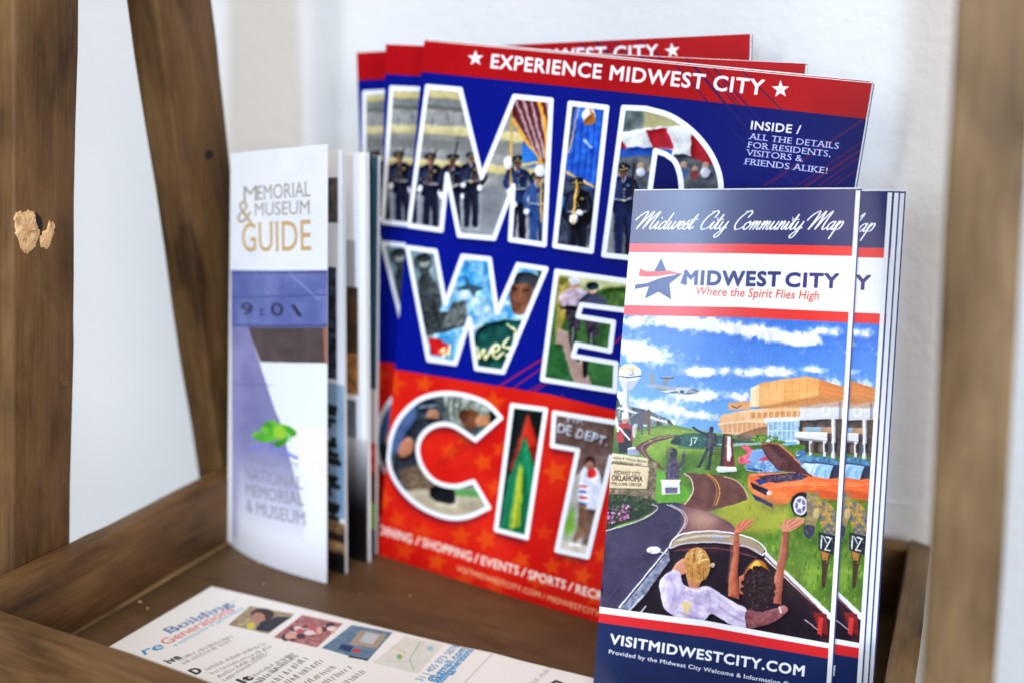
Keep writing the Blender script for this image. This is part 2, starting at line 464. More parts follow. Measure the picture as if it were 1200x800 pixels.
    def script(s, txt, A, B, xh, pen, col, shear=.42):
        a, e, up, L, hm = s.frame(A, B, xh)
        x = 0; lines = []
        for ch in txt:
            adv, st = SCRIPT[ch]
            for q in st:
                c = catmull(q, 7); c[:, 0] += x; lines.append(c)
            x += adv
        lo = min((c[:, 0] + shear * c[:, 1]).min() for c in lines); hi = max((c[:, 0] + shear * c[:, 1]).max() for c in lines)
        segs = []; ws = []
        for c in lines:
            X = (c[:, 0] + shear * c[:, 1] - lo) / (hi - lo) * L
            q = (a + np.outer(X, e) + np.outer(c[:, 1] * hm, up)) * s.res
            d = np.diff(q, axis=0); ang = np.arctan2(d[:, 1], d[:, 0])
            w = pen * s.k * (.55 + .75 * np.abs(np.sin(ang - .25)))
            segs.append(np.hstack([q[:-1], q[1:]])); ws.append(w)
        s.ink(s.linemask(np.vstack(segs), np.concatenate(ws)), col)
    def scribble(s, A, B, h, col, words=7, seed=0, al=.8):
        """a line of print too small to read"""
        r = random.Random(seed); x = 0; segs = []
        a, e, up, L, hm = s.frame(A, B, h)
        while x < L:
            wl = hm * r.uniform(1.2, 4.5); y = x
            while y < min(x + wl, L):
                t0 = a + e * y + up * hm * r.choice((0, 0, .1)); t1 = a + e * (y + hm * r.uniform(-.1, .3)) + up * hm * r.uniform(.7, 1.2)
                segs.append([*(t0 * s.res), *(t1 * s.res)]); y += hm * r.uniform(.35, .6)
            x += wl + hm * .55
        s.ink(s.linemask(np.array(segs), hm * .13 * s.res), col, al)
    def image(s, name, gain=1.0, lift=0.0):
        a = np.clip(s.a * gain + lift, 0, 1)
        im = bpy.data.images.new(name, s.W, s.H, alpha=False)
        buf = np.ones((s.H, s.W, 4), np.float32); buf[..., :3] = a
        im.pixels.foreach_set(buf.ravel()); im.update(); im.pack()
        return im

# ================================================================== sheets (measured places, mm)
bow_mag = lambda u, v: 2.2 * np.sin(np.pi * u) * (.4 + .6 * (1 - v))
S_MAG = Sheet((88.0, 204.3, 278.8), (306.1, 194.3, 273.1), (80.2, 191.3, .3), (301.8, 181.5, .3), bow_mag)
bow_map = lambda u, v: 2.2 * np.sin(np.pi * u) * (.35 + .65 * v)
S_MAP = Sheet((219.5, 153.6, 221.9), (307.6, 176.8, 230.3), (230.0, 128.6, .6), (329.6, 153.8, .6), bow_map)
bow_gd = lambda u, v: 4.5 * np.sin(np.pi * np.clip(u, 0, 1) ** .8) * np.clip(1 - v, 0, 3) ** 1.5 + .6 * np.sin(np.pi * u)
S_GUIDE = Sheet((3.3, 160.0, 216.9), (68.4, 149.0, 228.1), (4.9, 159.4, .4), (74.4, 148.3, .4), bow_gd)
bow_leaf = lambda u, v: .9 * np.exp(-((u - .71) / .05) ** 2) * (1 - .3 * v) + .25 * np.sin(u * 9)
S_LEAF = Sheet((25.9, 115.5, .6), (240.7, 134.5, .6), (21.6, 10.6, .6), (236.4, 29.6, .6), bow_leaf)

RED = (176, 12, 20); BLUE = (8, 22, 132); WHITE = (245, 245, 245)

# ================================================================== print: visitor magazine cover
def soften(q, r=1, grain=.06, warp=2.2, relief=.55, mott=.22):
    """halftone softness, grain and the uneven edges of a printed photograph"""
    H, W = q.H, q.W
    dx = ((fbm(H, W, 9, 911, 2) - .5) * 2 + (fbm(H, W, 26, 912, 2) - .5) * 3) * warp
    dy = ((fbm(H, W, 9, 913, 2) - .5) * 2 + (fbm(H, W, 26, 914, 2) - .5) * 3) * warp
    Y, X = np.mgrid[0:H, 0:W]
    q.a = q.a[np.clip((Y + dy).astype(int), 0, H - 1), np.clip((X + dx).astype(int), 0, W - 1)]
    L = q.a.mean(-1); B1 = blur(L, 3); B2 = blur(L, 9)
    k = 4
    sh = (B1 - np.roll(B1, (-k, k), (0, 1))) * .9 + (B2 - np.roll(B2, (-9, 9), (0, 1))) * .6
    q.a = q.a + (relief * sh)[..., None]
    for c in range(3): q.a[..., c] = .35 * q.a[..., c] + .65 * blur(q.a[..., c], r)
    m_ = (fbm(H, W, 5, 900, 2) - .5) * 2 * grain + mott * (fbm(H, W, 70, 901, 3) - .5) + mott * .7 * (fbm(H, W, 18, 902, 2) - .5)
    q.a = np.clip(q.a * (1 + m_[..., None]), 0, 1).astype(np.float32)

def lerp(a, b, t): return tuple(x + (y - x) * t for x, y in zip(a, b))

def soldier(p, x, y, h, coat=(22, 26, 48), lean=0, glove=True, trousers=None, face=(150, 105, 80)):
    """figure in dress uniform; x, y = chin, h = head height"""
    r = random.Random(int(x * 7 + y)); tr = trousers or coat
    hi = lerp(coat, (90, 110, 170), .40); lo = lerp(coat, (0, 0, 6), .6); tl = r.uniform(-.25, .25) * h
    face = r.choice([(176, 122, 94), (140, 94, 70), (108, 70, 52), (190, 140, 112)])
    # legs
    p.P([(x - 1.1 * h, y + 3.6 * h), (x + 1.15 * h, y + 3.7 * h), (x + 1.1 * h, y + 9.6 * h), (x + .3 * h, y + 9.6 * h), (x + .05 * h, y + 5.4 * h), (x - .25 * h, y + 9.6 * h), (x - 1.05 * h, y + 9.6 * h)], tr)
    p.S([(x - .9 * h, y + 4 * h), (x - .85 * h, y + 9.4 * h)], .22 * h, lerp(tr, (150, 150, 180), .3), .7); p.S([(x + .2 * h, y + 5 * h), (x + .5 * h, y + 9.4 * h)], .35 * h, lo, .8)
    # trunk and shoulders
    p.P([(x - 1.35 * h, y + .75 * h), (x - .75 * h, y + .25 * h), (x - .3 * h, y + .1 * h), (x + .35 * h, y + .1 * h), (x + .8 * h, y + .25 * h), (x + 1.35 * h, y + .8 * h), (x + 1.1 * h, y + 2.6 * h), (x + 1.25 * h, y + 4.5 * h), (x - 1.25 * h, y + 4.4 * h), (x - 1.05 * h, y + 2.5 * h)], coat, sm=True)
    p.P([(x - 1.2 * h, y + .8 * h), (x - .5 * h, y + .5 * h), (x - .5 * h, y + 2.5 * h), (x - 1.0 * h, y + 2.5 * h)], hi, .7, sm=True, soft=.3 * h)
    p.P([(x + .5 * h, y + .8 * h), (x + 1.2 * h, y + .9 * h), (x + 1.1 * h, y + 4.2 * h), (x + .55 * h, y + 4.2 * h)], lo, .8, sm=True, soft=.3 * h)
    # arms
    ea = (x - 1.75 * h + tl, y + 2.2 * h); wa = (x - r.uniform(1.0, 1.7) * h, y + r.uniform(3.0, 3.9) * h)
    eb = (x + 1.8 * h + tl, y + 2.3 * h); wb = (x + r.uniform(1.2, 1.8) * h, y + r.uniform(3.5, 4.1) * h)
    p.S([(x - 1.2 * h, y + .85 * h), ea, wa], .62 * h, coat, sm=True); p.S([(x - 1.3 * h, y + .9 * h), (ea[0] - .1 * h, ea[1])], .22 * h, hi, .8)
    p.S([(x + 1.2 * h, y + .85 * h), eb, wb], .62 * h, lo, sm=True); p.S([(x + 1.15 * h, y + .95 * h), (eb[0] - .1 * h, eb[1])], .2 * h, hi, .6)
    if glove:
        for g in (wa, wb): p.O(g[0], g[1] + .25 * h, .36 * h, .46 * h, (216, 222, 236)); p.O(g[0] - .08 * h, g[1] + .15 * h, .22 * h, .26 * h, (248, 250, 252))
    # shirt, tie, belt, buttons, ribbons
    p.P([(x - .32 * h, y + .1 * h), (x + .32 * h, y + .1 * h), (x, y + 1.4 * h)], (222, 226, 236)); p.S([(x, y + .35 * h), (x, y + 1.25 * h)], .16 * h, (16, 16, 26))
    p.S([(x - 1.0 * h, y + 2.75 * h), (x, y + 2.9 * h), (x + 1.0 * h, y + 2.75 * h)], .2 * h, (196, 200, 210), .75); p.O(x, y + 2.88 * h, .16 * h, .14 * h, (220, 190, 110))
    for k in range(3): p.O(x + .06 * h, y + (1.6 + .42 * k) * h, .09 * h, .09 * h, (222, 196, 120))
    p.P([(x + .35 * h, y + 1.0 * h), (x + .8 * h, y + 1.05 * h), (x + .78 * h, y + 1.3 * h), (x + .34 * h, y + 1.25 * h)], r.choice([(150, 60, 50), (170, 150, 70), (70, 110, 160)]))
    # head, shaded side, features, cap with peak
    X = x + tl * .4
    p.S([(X, y + .05 * h), (X, y + .25 * h)], .45 * h, lerp(face, (60, 30, 20), .4)); p.O(X, y - .38 * h, .42 * h, .58 * h, face)
    p.P([(X + .1 * h, y - .8 * h), (X + .42 * h, y - .5 * h), (X + .3 * h, y + .05 * h), (X + .1 * h, y + .15 * h)], lerp(face, (50, 26, 20), .5), .8, sm=True)
    p.S([(X - .28 * h, y - .5 * h), (X + .28 * h, y - .5 * h)], .16 * h, (44, 26, 24), .8); p.S([(X - .12 * h, y - .08 * h), (X + .14 * h, y - .08 * h)], .09 * h, (110, 50, 46)); p.S([(X, y - .42 * h), (X - .05 * h, y - .24 * h)], .08 * h, lerp(face, (60, 30, 20), .35))
    p.P([(X - .72 * h, y - .62 * h), (X - .8 * h, y - 1.12 * h), (X - .3 * h, y - 1.36 * h), (X + .3 * h, y - 1.36 * h), (X + .8 * h, y - 1.14 * h), (X + .7 * h, y - .64 * h), (X, y - .52 * h)], (14, 16, 28), sm=True)
    p.P([(X - .7 * h, y - 1.1 * h), (X - .2 * h, y - 1.34 * h), (X + .1 * h, y - 1.2 * h), (X - .4 * h, y - .98 * h)], (70, 84, 120), .7, sm=True); p.S([(X - .55 * h, y - .78 * h), (X, y - .70 * h), (X + .55 * h, y - .78 * h)], .12 * h, (196, 166, 80)); p.O(X, y - 1.0 * h, .12 * h, .13 * h, (226, 200, 110))

def paint_mag(scale=6.4):
    p = Print(S_MAG, 216, 278, scale, BLUE)
    H, W = p.H, p.W
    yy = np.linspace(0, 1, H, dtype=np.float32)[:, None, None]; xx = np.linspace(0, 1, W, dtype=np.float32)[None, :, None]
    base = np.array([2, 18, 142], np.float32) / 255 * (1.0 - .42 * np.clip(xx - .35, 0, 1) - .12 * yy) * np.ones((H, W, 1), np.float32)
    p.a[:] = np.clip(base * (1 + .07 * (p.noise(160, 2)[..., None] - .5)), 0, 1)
    far = 60
    # red bottom field and its stars
    bot = [(380, 414), (466, 432.6), (644, 461.4), (722, 480.5), (920, 520), (1080, 560), (1080, 990), (380, 990)]
    p.P(bot, (196, 18, 14), col2=(216, 36, 20), cell=150, seed=3)
    p.z(420, 440, 2.666)
    r = random.Random(3)
    st = [(110, 25), (205, 25), (420, 85), (285, 235), (390, 270), (615, 300), (120, 450), (200, 490), (400, 510), (245, 580), (145, 545), (580, 490), (605, 595), (510, 575), (700, 625), (430, 350), (320, 500), (75, 385), (60, 250), (445, 230), (560, 640), (660, 560), (90, 590), (330, 640), (430, 660), (760, 560), (735, 690), (545, 130), (330, 190), (790, 450)]
    for i in range(26): st.append((r.uniform(780, 1300), r.uniform(160, 900)))
    for x, y in st:
        rr = r.uniform(30, 46)
        p.P(star_pts(x, y, rr, r.uniform(-.3, .3), .45), (226, 92, 16), r.uniform(.4, .7), soft=3)
    for k in range(7): p.S([(225 + k * 16, 300 - k * 9), (300 + k * 14, 215 - k * 6)], 2.5, (120, 20, 20), .4)
    # thin slanting lines
    p.z()
    for (x0, y0, x1, y1, w) in ((644, 415, 580, 455, 2), (600, 455, 650, 420, 1.5), (655, 440, 620, 462, 1.5), (636, 448, 612, 462, 1.3), (660, 462, 648, 470, 1), (745, 380, 720, 402, 2)):
        p.S([(x0, y0), (x1, y1)], w, (190, 30, 50), .85)
    p.z(700, 30, 3.158)
    for (x0, y0, x1, y1, w) in ((980, 352, 620, 592, 6), (978, 432, 740, 595, 5), (974, 462, 770, 596, 9), (968, 490, 820, 592, 6), (960, 535, 880, 592, 5), (700, 545, 640, 588, 4), (900, 560, 700, 700, 5)):
        p.S([(x0, y0), (x1, y1)], w, (150, 20, 60), .5, soft=1.5)
    # header
    p.z()
    p.P([(380, 75), (495, 84.6), (740, 109.6), (1016.7, 140), (1120, 152), (1120, 20), (380, -20)], RED, col2=(156, 8, 18), cell=200, seed=8)
    p.z(700, 30, 3.158)
    for (x0, y0, x1, y1, w) in ((292, 150, 560, 455, 4), (362, 155, 700, 560, 8), (395, 158, 640, 440, 4), (432, 160, 720, 480, 5), (540, 172, 700, 330, 4), (560, 455, 690, 590, 3), (700, 560, 730, 592, 6), (460, 210, 760, 590, 3)):
        p.S([(x0, y0), (x1, y1)], w, (30, 24, 96), .75)
    # ---- photographs that show through the letters
    q = Print(S_MAG, 216, 278, scale, (120, 124, 130))
    q._n = p._n
    # honour guard (MID)
    q.P([(380, 80), (900, 120), (900, 330), (380, 300)], (150, 152, 150), col2=(118, 122, 128), cell=40, seed=9)
    q.z(400, 30, 3.479)
    for y, c, w in ((275, (205, 190, 128), 30), (330, (96, 98, 92), 18), (375, (150, 152, 150), 30), (420, (214, 202, 145), 38), (480, (120, 122, 120), 40), (560, (205, 190, 130), 34)):
        q.S([(-80, y - 22), (300, y), (640, y + 28), (1000, y + 70)], w, c, .9, soft=3)
    for k in range(9): q.S([(60 + k * 62, 360 + (k % 3) * 12), (62 + k * 62, 390 + (k % 3) * 12)], 8, (90, 95, 120), .7)
    q.P([(-100, 610), (1500, 700), (1500, 1300), (-100, 1200)], (138, 142, 150), col2=(120, 124, 132), cell=60, seed=12, soft=6)
    q.z()
    for x, y, h in ((430, 196, 8), (452, 190, 8), (464, 188, 7), (480, 191, 8), (505, 192, 8.5), (530, 193, 8.8), (552, 190, 8)): soldier(q, x, y, h)
    for (a_, b_, c_, d_) in ((524, 212, 537, 168), (446, 214, 458, 172), (499, 216, 512, 176), (556, 214, 566, 178)): q.S([(a_, b_), (c_, d_)], 1.8, (48, 40, 46)); q.S([(a_, b_), ((a_ + c_) / 2, (b_ + d_) / 2)], 2.6, (90, 60, 44))
    soldier(q, 606, 196, 9, coat=(30, 52, 104), trousers=(12, 14, 26)); soldier(q, 630, 214, 9, coat=(40, 70, 130)); soldier(q, 660, 212, 9, coat=(24, 40, 90))
    q.z(400, 30, 3.479)
    # stripes of the first flag, gold fringe
    q.P([(690, 350), (700, 290), (860, 300), (850, 560), (800, 560), (750, 450)], (92, 26, 38))
    for k in range(5): q.S([(705 + k * 32, 292), (745 + k * 26, 400), (800 + k * 14, 540)], 11, (205, 190, 190), .75, sm=True)
    q.S([(700, 385), (750, 470), (815, 560)], 12, (236, 165, 40), sm=True)
    q.S([(800, 300), (830, 400), (835, 560)], 13, (236, 165, 40), sm=True)
    q.P([(740, 470), (800, 540), (790, 575), (735, 572)], (40, 110, 200))
    q.S([(735, 568), (800, 560)], 8, (236, 190, 60))
    q.S([(695, 340), (688, 700)], 9, (212, 160, 60)); q.S([(815, 640), (815, 800)], 9, (212, 160, 60))
    q.O(680, 565, 16, 26, (232, 236, 244)); q.O(808, 595, 22, 24, (225, 230, 245)); q.O(700, 735, 18, 16, (225, 230, 245))
    # I: blue flag, eagle, bearer
    q.P([(905, 300), (1110, 320), (1075, 900), (850, 900)], (60, 70, 90), col2=(30, 34, 60), cell=20, seed=21)
    q.P([(965, 330), (1060, 340), (1062, 430), (1030, 665), (985, 640), (915, 605), (935, 460)], (24, 74, 186), sm=True, col2=(40, 110, 225), cell=22, seed=22)
    for k in range(4): q.S([(955 + k * 26, 400), (940 + k * 25, 610 + k * 8)], 5, (16, 44, 130), .7)
    q.S([(918, 602), (970, 628), (1030, 662)], 9, (240, 180, 50)); q.O(1010, 372, 26, 34, (226, 226, 232)); q.P([(985, 395), (1025, 350), (1040, 400), (1000, 412)], (170, 110, 50)); q.S([(1012, 340), (1030, 385)], 8, (190, 120, 40))
    q.S([(990, 470), (1020, 500)], 10, (200, 215, 240), .8); q.S([(970, 338), (925, 520)], 6, (190, 150, 110))
    q.z()
    soldier(q, 676, 222, 9.5, coat=(16, 18, 34), glove=False)
    q.O(672, 257, 5, 6, (232, 236, 246)); q.O(679, 250, 4, 4, (232, 236, 246)); q.S([(676, 215), (671, 262)], 2.4, (232, 178, 60)); q.S([(661, 232), (654, 262)], 2.4, (60, 110, 190))
    # D: bunting and bearer
    q.P([(718, 118), (860, 126), (860, 210), (718, 205)], (104, 118, 116), col2=(66, 80, 84), cell=30, seed=23)
    q.z(700, 30, 3.158)
    q.P([(170, 300), (290, 310), (330, 380), (170, 392)], (186, 176, 120), soft=6, al=.8)
    q.P([(85, 400), (300, 372), (460, 400), (480, 560), (330, 520), (200, 470), (85, 455)], (226, 228, 232), sm=True, col2=(190, 195, 205), cell=30, seed=24)
    q.P([(180, 392), (255, 380), (285, 460), (205, 452)], (168, 26, 44)); q.P([(355, 385), (440, 420), (470, 560), (380, 545), (350, 500)], (160, 24, 40), sm=True)
    q.P([(85, 425), (110, 452), (85, 460)], (168, 26, 44))
    q.P([(80, 455), (205, 452), (280, 462), (275, 482), (120, 490), (80, 500)], (36, 80, 170))
    q.P([(90, 490), (330, 480), (520, 560), (560, 900), (60, 900)], (62, 70, 84), col2=(110, 110, 112), cell=18, seed=25)
    for k in range(7): q.O(160 + k * 40, 520 + (k % 2) * 12, 12, 14, (165, 130, 110)); q.O(160 + k * 40, 545 + (k % 2) * 12, 18, 18, ((180, 185, 200), (60, 90, 140), (120, 60, 60))[k % 3])
    q.z()
    soldier(q, 730.5, 206, 10, coat=(22, 34, 80)); q.S([(743, 193), (741, 236)], 2.2, (40, 30, 30))
    # W: portraits over a sky
    q.P([(440, 285), (660, 300), (660, 450), (440, 440)], (44, 140, 205), col2=(220, 236, 246), cell=34, seed=31)
    q.z(420, 240, 3.478)
    q.P([(60, 160), (330, 180), (345, 400), (300, 560), (60, 560)], (130, 150, 158), col2=(90, 120, 132), cell=40, seed=34)
    for ox in (0,):
        q.P([(225, 240), (245, 205), (285, 200), (300, 240), (290, 270), (300, 300), (330, 350), (335, 430), (250, 430), (245, 330), (255, 280)], (74, 82, 84), sm=True, col2=(34, 40, 44), cell=14, seed=32)
    q.O(270, 235, 20, 26, (128, 132, 128)); q.O(268, 218, 30, 20, (44, 50, 52))
    q.P([(250, 430), (400, 440), (420, 500), (270, 540)], (60, 70, 72), col2=(30, 34, 36), cell=12, seed=33)
    q.P([(380, 400), (440, 390), (450, 500), (340, 500)], (60, 64, 66), col2=(120, 130, 130), cell=10, seed=35)
    q.P([(430, 280), (455, 325), (520, 345), (480, 352), (475, 385), (450, 350), (395, 345), (440, 330)], (60, 80, 100))
    q.P([(285, 545), (330, 550), (372, 575), (350, 615), (295, 612)], (200, 28, 30))
    q.S([(335, 600), (350, 585), (345, 618), (365, 600), (372, 570), (372, 622)], 9, (230, 215, 150), sm=True)
    q.P([(480, 520), (560, 480), (640, 470), (720, 500), (700, 700), (470, 700)], (24, 92, 84), sm=True, col2=(14, 60, 58), cell=24, seed=36)
    q.P([(618, 380), (622, 340), (650, 310), (700, 315), (715, 345), (700, 400), (690, 440), (650, 450), (628, 430)], (132, 84, 60), sm=True, col2=(92, 54, 40), cell=16, seed=37)
    q.P([(632, 305), (655, 278), (715, 285), (735, 320), (722, 345), (690, 320), (640, 325)], (52, 58, 66), sm=True)
    q.S([(632, 350), (648, 346)], 5, (30, 18, 14)); q.S([(672, 352), (694, 352)], 5, (30, 18, 14)); q.S([(640, 405), (662, 408)], 6, (110, 50, 46)); q.S([(652, 350), (645, 385), (656, 388)], 4, (96, 56, 40))
    q.S([(485, 580), (490, 625), (510, 590), (518, 628), (545, 580)], 11, (236, 222, 160), sm=True)
    q.S([(545, 605), (575, 585), (560, 570), (545, 600), (560, 625), (590, 600)], 10, (236, 222, 160), sm=True)
    q.S([(612, 545), (590, 575), (625, 590), (600, 615)], 10, (236, 222, 160), sm=True)
    q.S([(610, 490), (640, 520), (625, 600), (650, 560)], 9, (236, 222, 160), sm=True)
    # E: cyclists on a path
    q.z()
    q.P([(630, 310), (760, 325), (760, 470), (630, 455)], (60, 104, 48), col2=(34, 72, 34), cell=30, seed=41)
    q.z(420, 240, 3.478)
    q.P([(800, 270), (1120, 300), (1120, 350), (960, 360), (800, 320)], (226, 222, 170), soft=10, al=.85)
    q.P([(810, 290), (870, 300), (860, 420), (800, 560)], (88, 96, 38), soft=5, col2=(190, 160, 70), cell=16, seed=42)
    q.P([(960, 350), (1120, 330), (1120, 430), (980, 420)], (84, 120, 52), soft=4, col2=(50, 84, 36), cell=14, seed=43)
    q.P([(815, 500), (850, 520), (905, 600), (960, 760), (880, 760), (850, 640), (800, 560)], (170, 140, 130), soft=3)
    q.P([(760, 560), (830, 570), (880, 740), (740, 740)], (44, 104, 50), col2=(30, 80, 40), cell=20, seed=44)
    for cx, cy, body, hel in ((880, 365, (205, 190, 205), (200, 205, 220)), (955, 390, (60, 80, 110), (30, 50, 60))):
        q.P([(cx - 62, cy + 15), (cx - 20, cy - 25), (cx + 30, cy - 20), (cx + 60, cy + 10), (cx + 30, cy + 60), (cx - 40, cy + 60)], body, sm=True, col2=lerp(body, (120, 60, 90), .4), cell=12, seed=45)
        q.O(cx, cy - 42, 20, 22, (196, 150, 130)); q.O(cx, cy - 56, 24, 17, hel)
        q.P([(cx - 35, cy + 50), (cx + 30, cy + 50), (cx + 20, cy + 150), (cx - 25, cy + 150)], (34, 32, 44), col2=(80, 60, 80), cell=8, seed=46)
        q.O(cx - 8, cy + 175, 13, 62, (26, 26, 32)); q.O(cx - 8, cy + 175, 6, 48, (96, 100, 100)); q.S([(cx - 55, cy + 60), (cx + 45, cy + 62)], 8, (24, 24, 30))
    q.O(925, 650, 12, 55, (28, 30, 34)); q.O(895, 600, 10, 40, (28, 30, 34))
    q.P([(940, 600), (1120, 640), (1120, 780), (960, 760)], (50, 108, 58), al=.7, soft=6)
    # C: riders in dark uniform
    q.z()
    q.P([(420, 440), (600, 450), (600, 620), (420, 610)], (84, 96, 100), col2=(44, 54, 60), cell=22, seed=51)
    q.z(420, 440, 2.666)
    q.P([(0, 60), (190, 60), (160, 220), (80, 260), (0, 260)], (70, 96, 150), soft=6, al=.8)
    q.P([(260, 60), (440, 70), (440, 150), (300, 160)], (110, 120, 100), col2=(180, 190, 190), cell=10, seed=52, soft=3)
    for k in range(4): q.S([(265 + k * 18, 70), (262 + k * 18, 130)], 6, (50, 60, 62), .8)
    q.O(350, 135, 30, 30, (120, 70, 46), soft=2); q.O(330, 125, 16, 20, (90, 50, 34)); q.O(395, 140, 30, 18, (190, 130, 90))
    q.O(215, 95, 34, 26, (28, 36, 52)); q.S([(190, 98), (245, 92)], 5, (130, 150, 170)); q.O(232, 125, 20, 22, (160, 110, 84))
    q.P([(160, 160), (210, 130), (260, 150), (275, 240), (150, 330), (110, 280)], (26, 30, 38), sm=True, col2=(54, 60, 70), cell=10, seed=53)
    q.O(148, 225, 22, 34, (178, 116, 88), rot=.5); q.O(70, 185, 14, 30, (178, 116, 88))
    q.P([(130, 300), (200, 280), (250, 320), (300, 370), (300, 400), (220, 400), (150, 350)], (80, 62, 46), sm=True, col2=(130, 110, 90), cell=10, seed=54)
    q.P([(100, 360), (430, 350), (430, 470), (100, 470)], (176, 164, 140), soft=5); q.P([(300, 350), (420, 360), (420, 385), (300, 375)], (90, 150, 80), soft=3)
    q.P([(225, 350), (290, 345), (300, 400), (235, 390)], (20, 22, 26), sm=True)
    # I: tree of lights in the dark
    q.z()
    q.P([(575, 465), (645, 470), (630, 640), (570, 630)], (10, 22, 20))
    q.z(420, 440, 2.666)
    q.P([(530, 112), (590, 300), (560, 330), (500, 330), (470, 290)], (140, 20, 16), soft=3); q.P([(530, 120), (560, 220), (500, 230)], (220, 50, 26), soft=3, al=.7)
    q.P([(520, 185), (556, 300), (560, 440), (520, 500), (440, 480), (465, 330)], (14, 110, 72), soft=3)
    for k in range(6): q.S([(522, 190 + k * 12), (488 - k * 5 + 20, 480)], 4, (36, 190, 120) if k % 2 else (10, 70, 50), .6, soft=1.5)
    for k in range(5): q.S([(524, 200 + k * 10), (560 - k * 4, 400 + k * 18)], 3.5, (30, 160, 100), .6, soft=1.5)
    q.P([(505, 270), (514, 300), (506, 470), (470, 480), (488, 350)], (190, 190, 40), soft=3, al=.9)
    for k in range(4): q.S([(455 + k * 20, 500), (480 + k * 10, 340 + k * 20)], 3, (16, 90, 60), .7)
    # T: storefront sign and a visitor
    q.z()
    q.P([(640, 476), (780, 492), (780, 540), (640, 530)], (108, 84, 78), col2=(90, 66, 60), cell=16, seed=61)
    q.P([(650, 528), (780, 545), (740, 670), (640, 655)], (124, 96, 88), col2=(100, 74, 68), cell=30, seed=62)
    q.z(420, 440, 2.666)
    q.z(); q.T('FIR', (664, 493.5), (684, 497), 6, (188, 206, 232), bold=.01, al=.8); q.T('DE DEPT.', (652, 505.5), (711, 522.5), 11, (196, 212, 236), bold=.01)
    q.z(420, 440, 2.666)
    q.P([(640, 330), (700, 300), (700, 560), (620, 560)], (190, 200, 196), soft=4, al=.7); q.P([(640, 470), (670, 400), (676, 480), (650, 510)], (120, 176, 60), soft=4)
    q.P([(620, 510), (760, 540), (740, 600), (600, 570)], (206, 196, 184), soft=3)
    q.P([(700, 290), (750, 300), (760, 410), (690, 400)], (226, 222, 230), sm=True, col2=(190, 200, 226), cell=8, seed=63); q.O(724, 272, 17, 20, (60, 40, 36)); q.O(722, 280, 12, 14, (150, 100, 80)); q.O(728, 305, 14, 16, (222, 40, 40))
    for k in range(4): q.S([(692, 345 + k * 18), (712, 348 + k * 18)], 7, (60, 80, 170) if k % 2 else (210, 60, 60))
    q.P([(690, 400), (715, 405), (700, 500), (672, 525), (668, 515), (682, 480)], (150, 112, 88)); q.P([(690, 410), (712, 420), (722, 480), (712, 500), (690, 470)], (120, 88, 70)); q.S([(660, 525), (690, 528)], 8, (230, 228, 226))
    soften(q, 2)
    # ---- the letters
    p.z(); q.z()
    L = []
    L.append([(500.6, 101.9), (539.4, 105.3), (564.4, 208), (602.6, 113.4), (645.8, 117.7), (638, 287), (598, 281), (601.5, 218), (579, 279.5), (538, 276), (524, 205), (517.5, 270), (479.5, 264.5)])
    L.append([(667.9, 121.4), (711, 126.3), (693, 294.6), (650, 288.3)])
    D = np.vstack([[(730.5, 126.3)], catmull([(757, 127.5), (785.5, 136), (811, 153.5), (830, 175.7), (841, 198), (845, 220), (843, 245), (832, 272), (808, 295), (775, 306)], 5), [(707.5, 299)]])
    Dh = np.vstack([[(768, 177)], catmull([(780, 181), (792, 191.5), (798, 214), (796, 236), (780, 254), (768, 257)], 5), [(757, 257)]])
    L.append((D, Dh))
    L.append([(477.5, 290.3), (510.6, 294.6), (522, 356.5), (542.2, 300.4), (573.8, 303.8), (582.5, 366.5), (606.9, 310.4), (640, 315.3), (589.6, 435.5), (558, 431.2), (550, 373.7), (533.6, 425.5), (502, 421)])
    L.append([(652.3, 318.2), (738, 330), (735, 364), (681, 357.3), (677.3, 370.8), (719, 377.4), (714.7, 411), (675.3, 403.3), (671.6, 416.8), (721.9, 425.4), (720.5, 458), (635.6, 444.1)])
    Cc = np.vstack([catmull([(587, 488.8), (570, 472), (543.8, 462.5), (517.5, 460.6), (491, 468), (468.8, 488.8), (457.5, 515), (456, 545), (468.8, 571), (491, 592), (521, 605), (547.5, 605), (573, 594)], 4),
                    catmull([(555, 563.7), (532.5, 569.4), (510, 563.7), (495, 547), (489.4, 526), (495, 509), (510, 498), (530.6, 498), (557, 515)], 4)])
    L.append(Cc)
    L.append([(600, 474.5), (639.4, 479.4), (617, 629.4), (581.3, 620)])
    L.append([(649.5, 483), (760, 501), (754, 541), (716, 535), (688.2, 652), (652.5, 644.4), (677, 527), (647, 521.7)])
    # letters S and T of the middle word and Y of the last lie behind the map
    L.append([(750, 335), (800, 343), (796, 376), (768, 372), (764, 386), (792, 392), (784, 474), (732, 464), (736, 434), (760, 438), (763, 425), (738, 420)])
    L.append([(812, 345), (890, 357), (885, 392), (862, 389), (846, 486), (812, 480), (828, 384), (806, 380)])
    L.append([(772, 503), (806, 508), (812, 560), (838, 513), (872, 518), (828, 608), (818, 682), (780, 676), (790, 602)])
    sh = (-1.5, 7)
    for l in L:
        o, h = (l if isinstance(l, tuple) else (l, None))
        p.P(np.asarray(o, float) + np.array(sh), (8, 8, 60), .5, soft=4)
        E = p.edges(o)
        if h is not None:
            Eh = p.edges(h)[:, [2, 3, 0, 1]]; E = np.vstack([E, Eh])
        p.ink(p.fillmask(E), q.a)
        p.S(o, 6.0, (240, 243, 250), closed=True)
        if h is not None: p.S(h, 6.0, (240, 243, 250), closed=True)
    # ---- words
    p.z()
    p.P(star_pts(557, 68.5, 10), (240, 240, 245)); p.P(star_pts(914.7, 105, 11), (240, 240, 245))
    p.T('EXPERIENCE MIDWEST CITY', (575, 79.5), (893.5, 111.5), 15.5, (240, 240, 245), bold=.028)
    p.z(700, 30, 3.158)
    wc = (205, 210, 240)
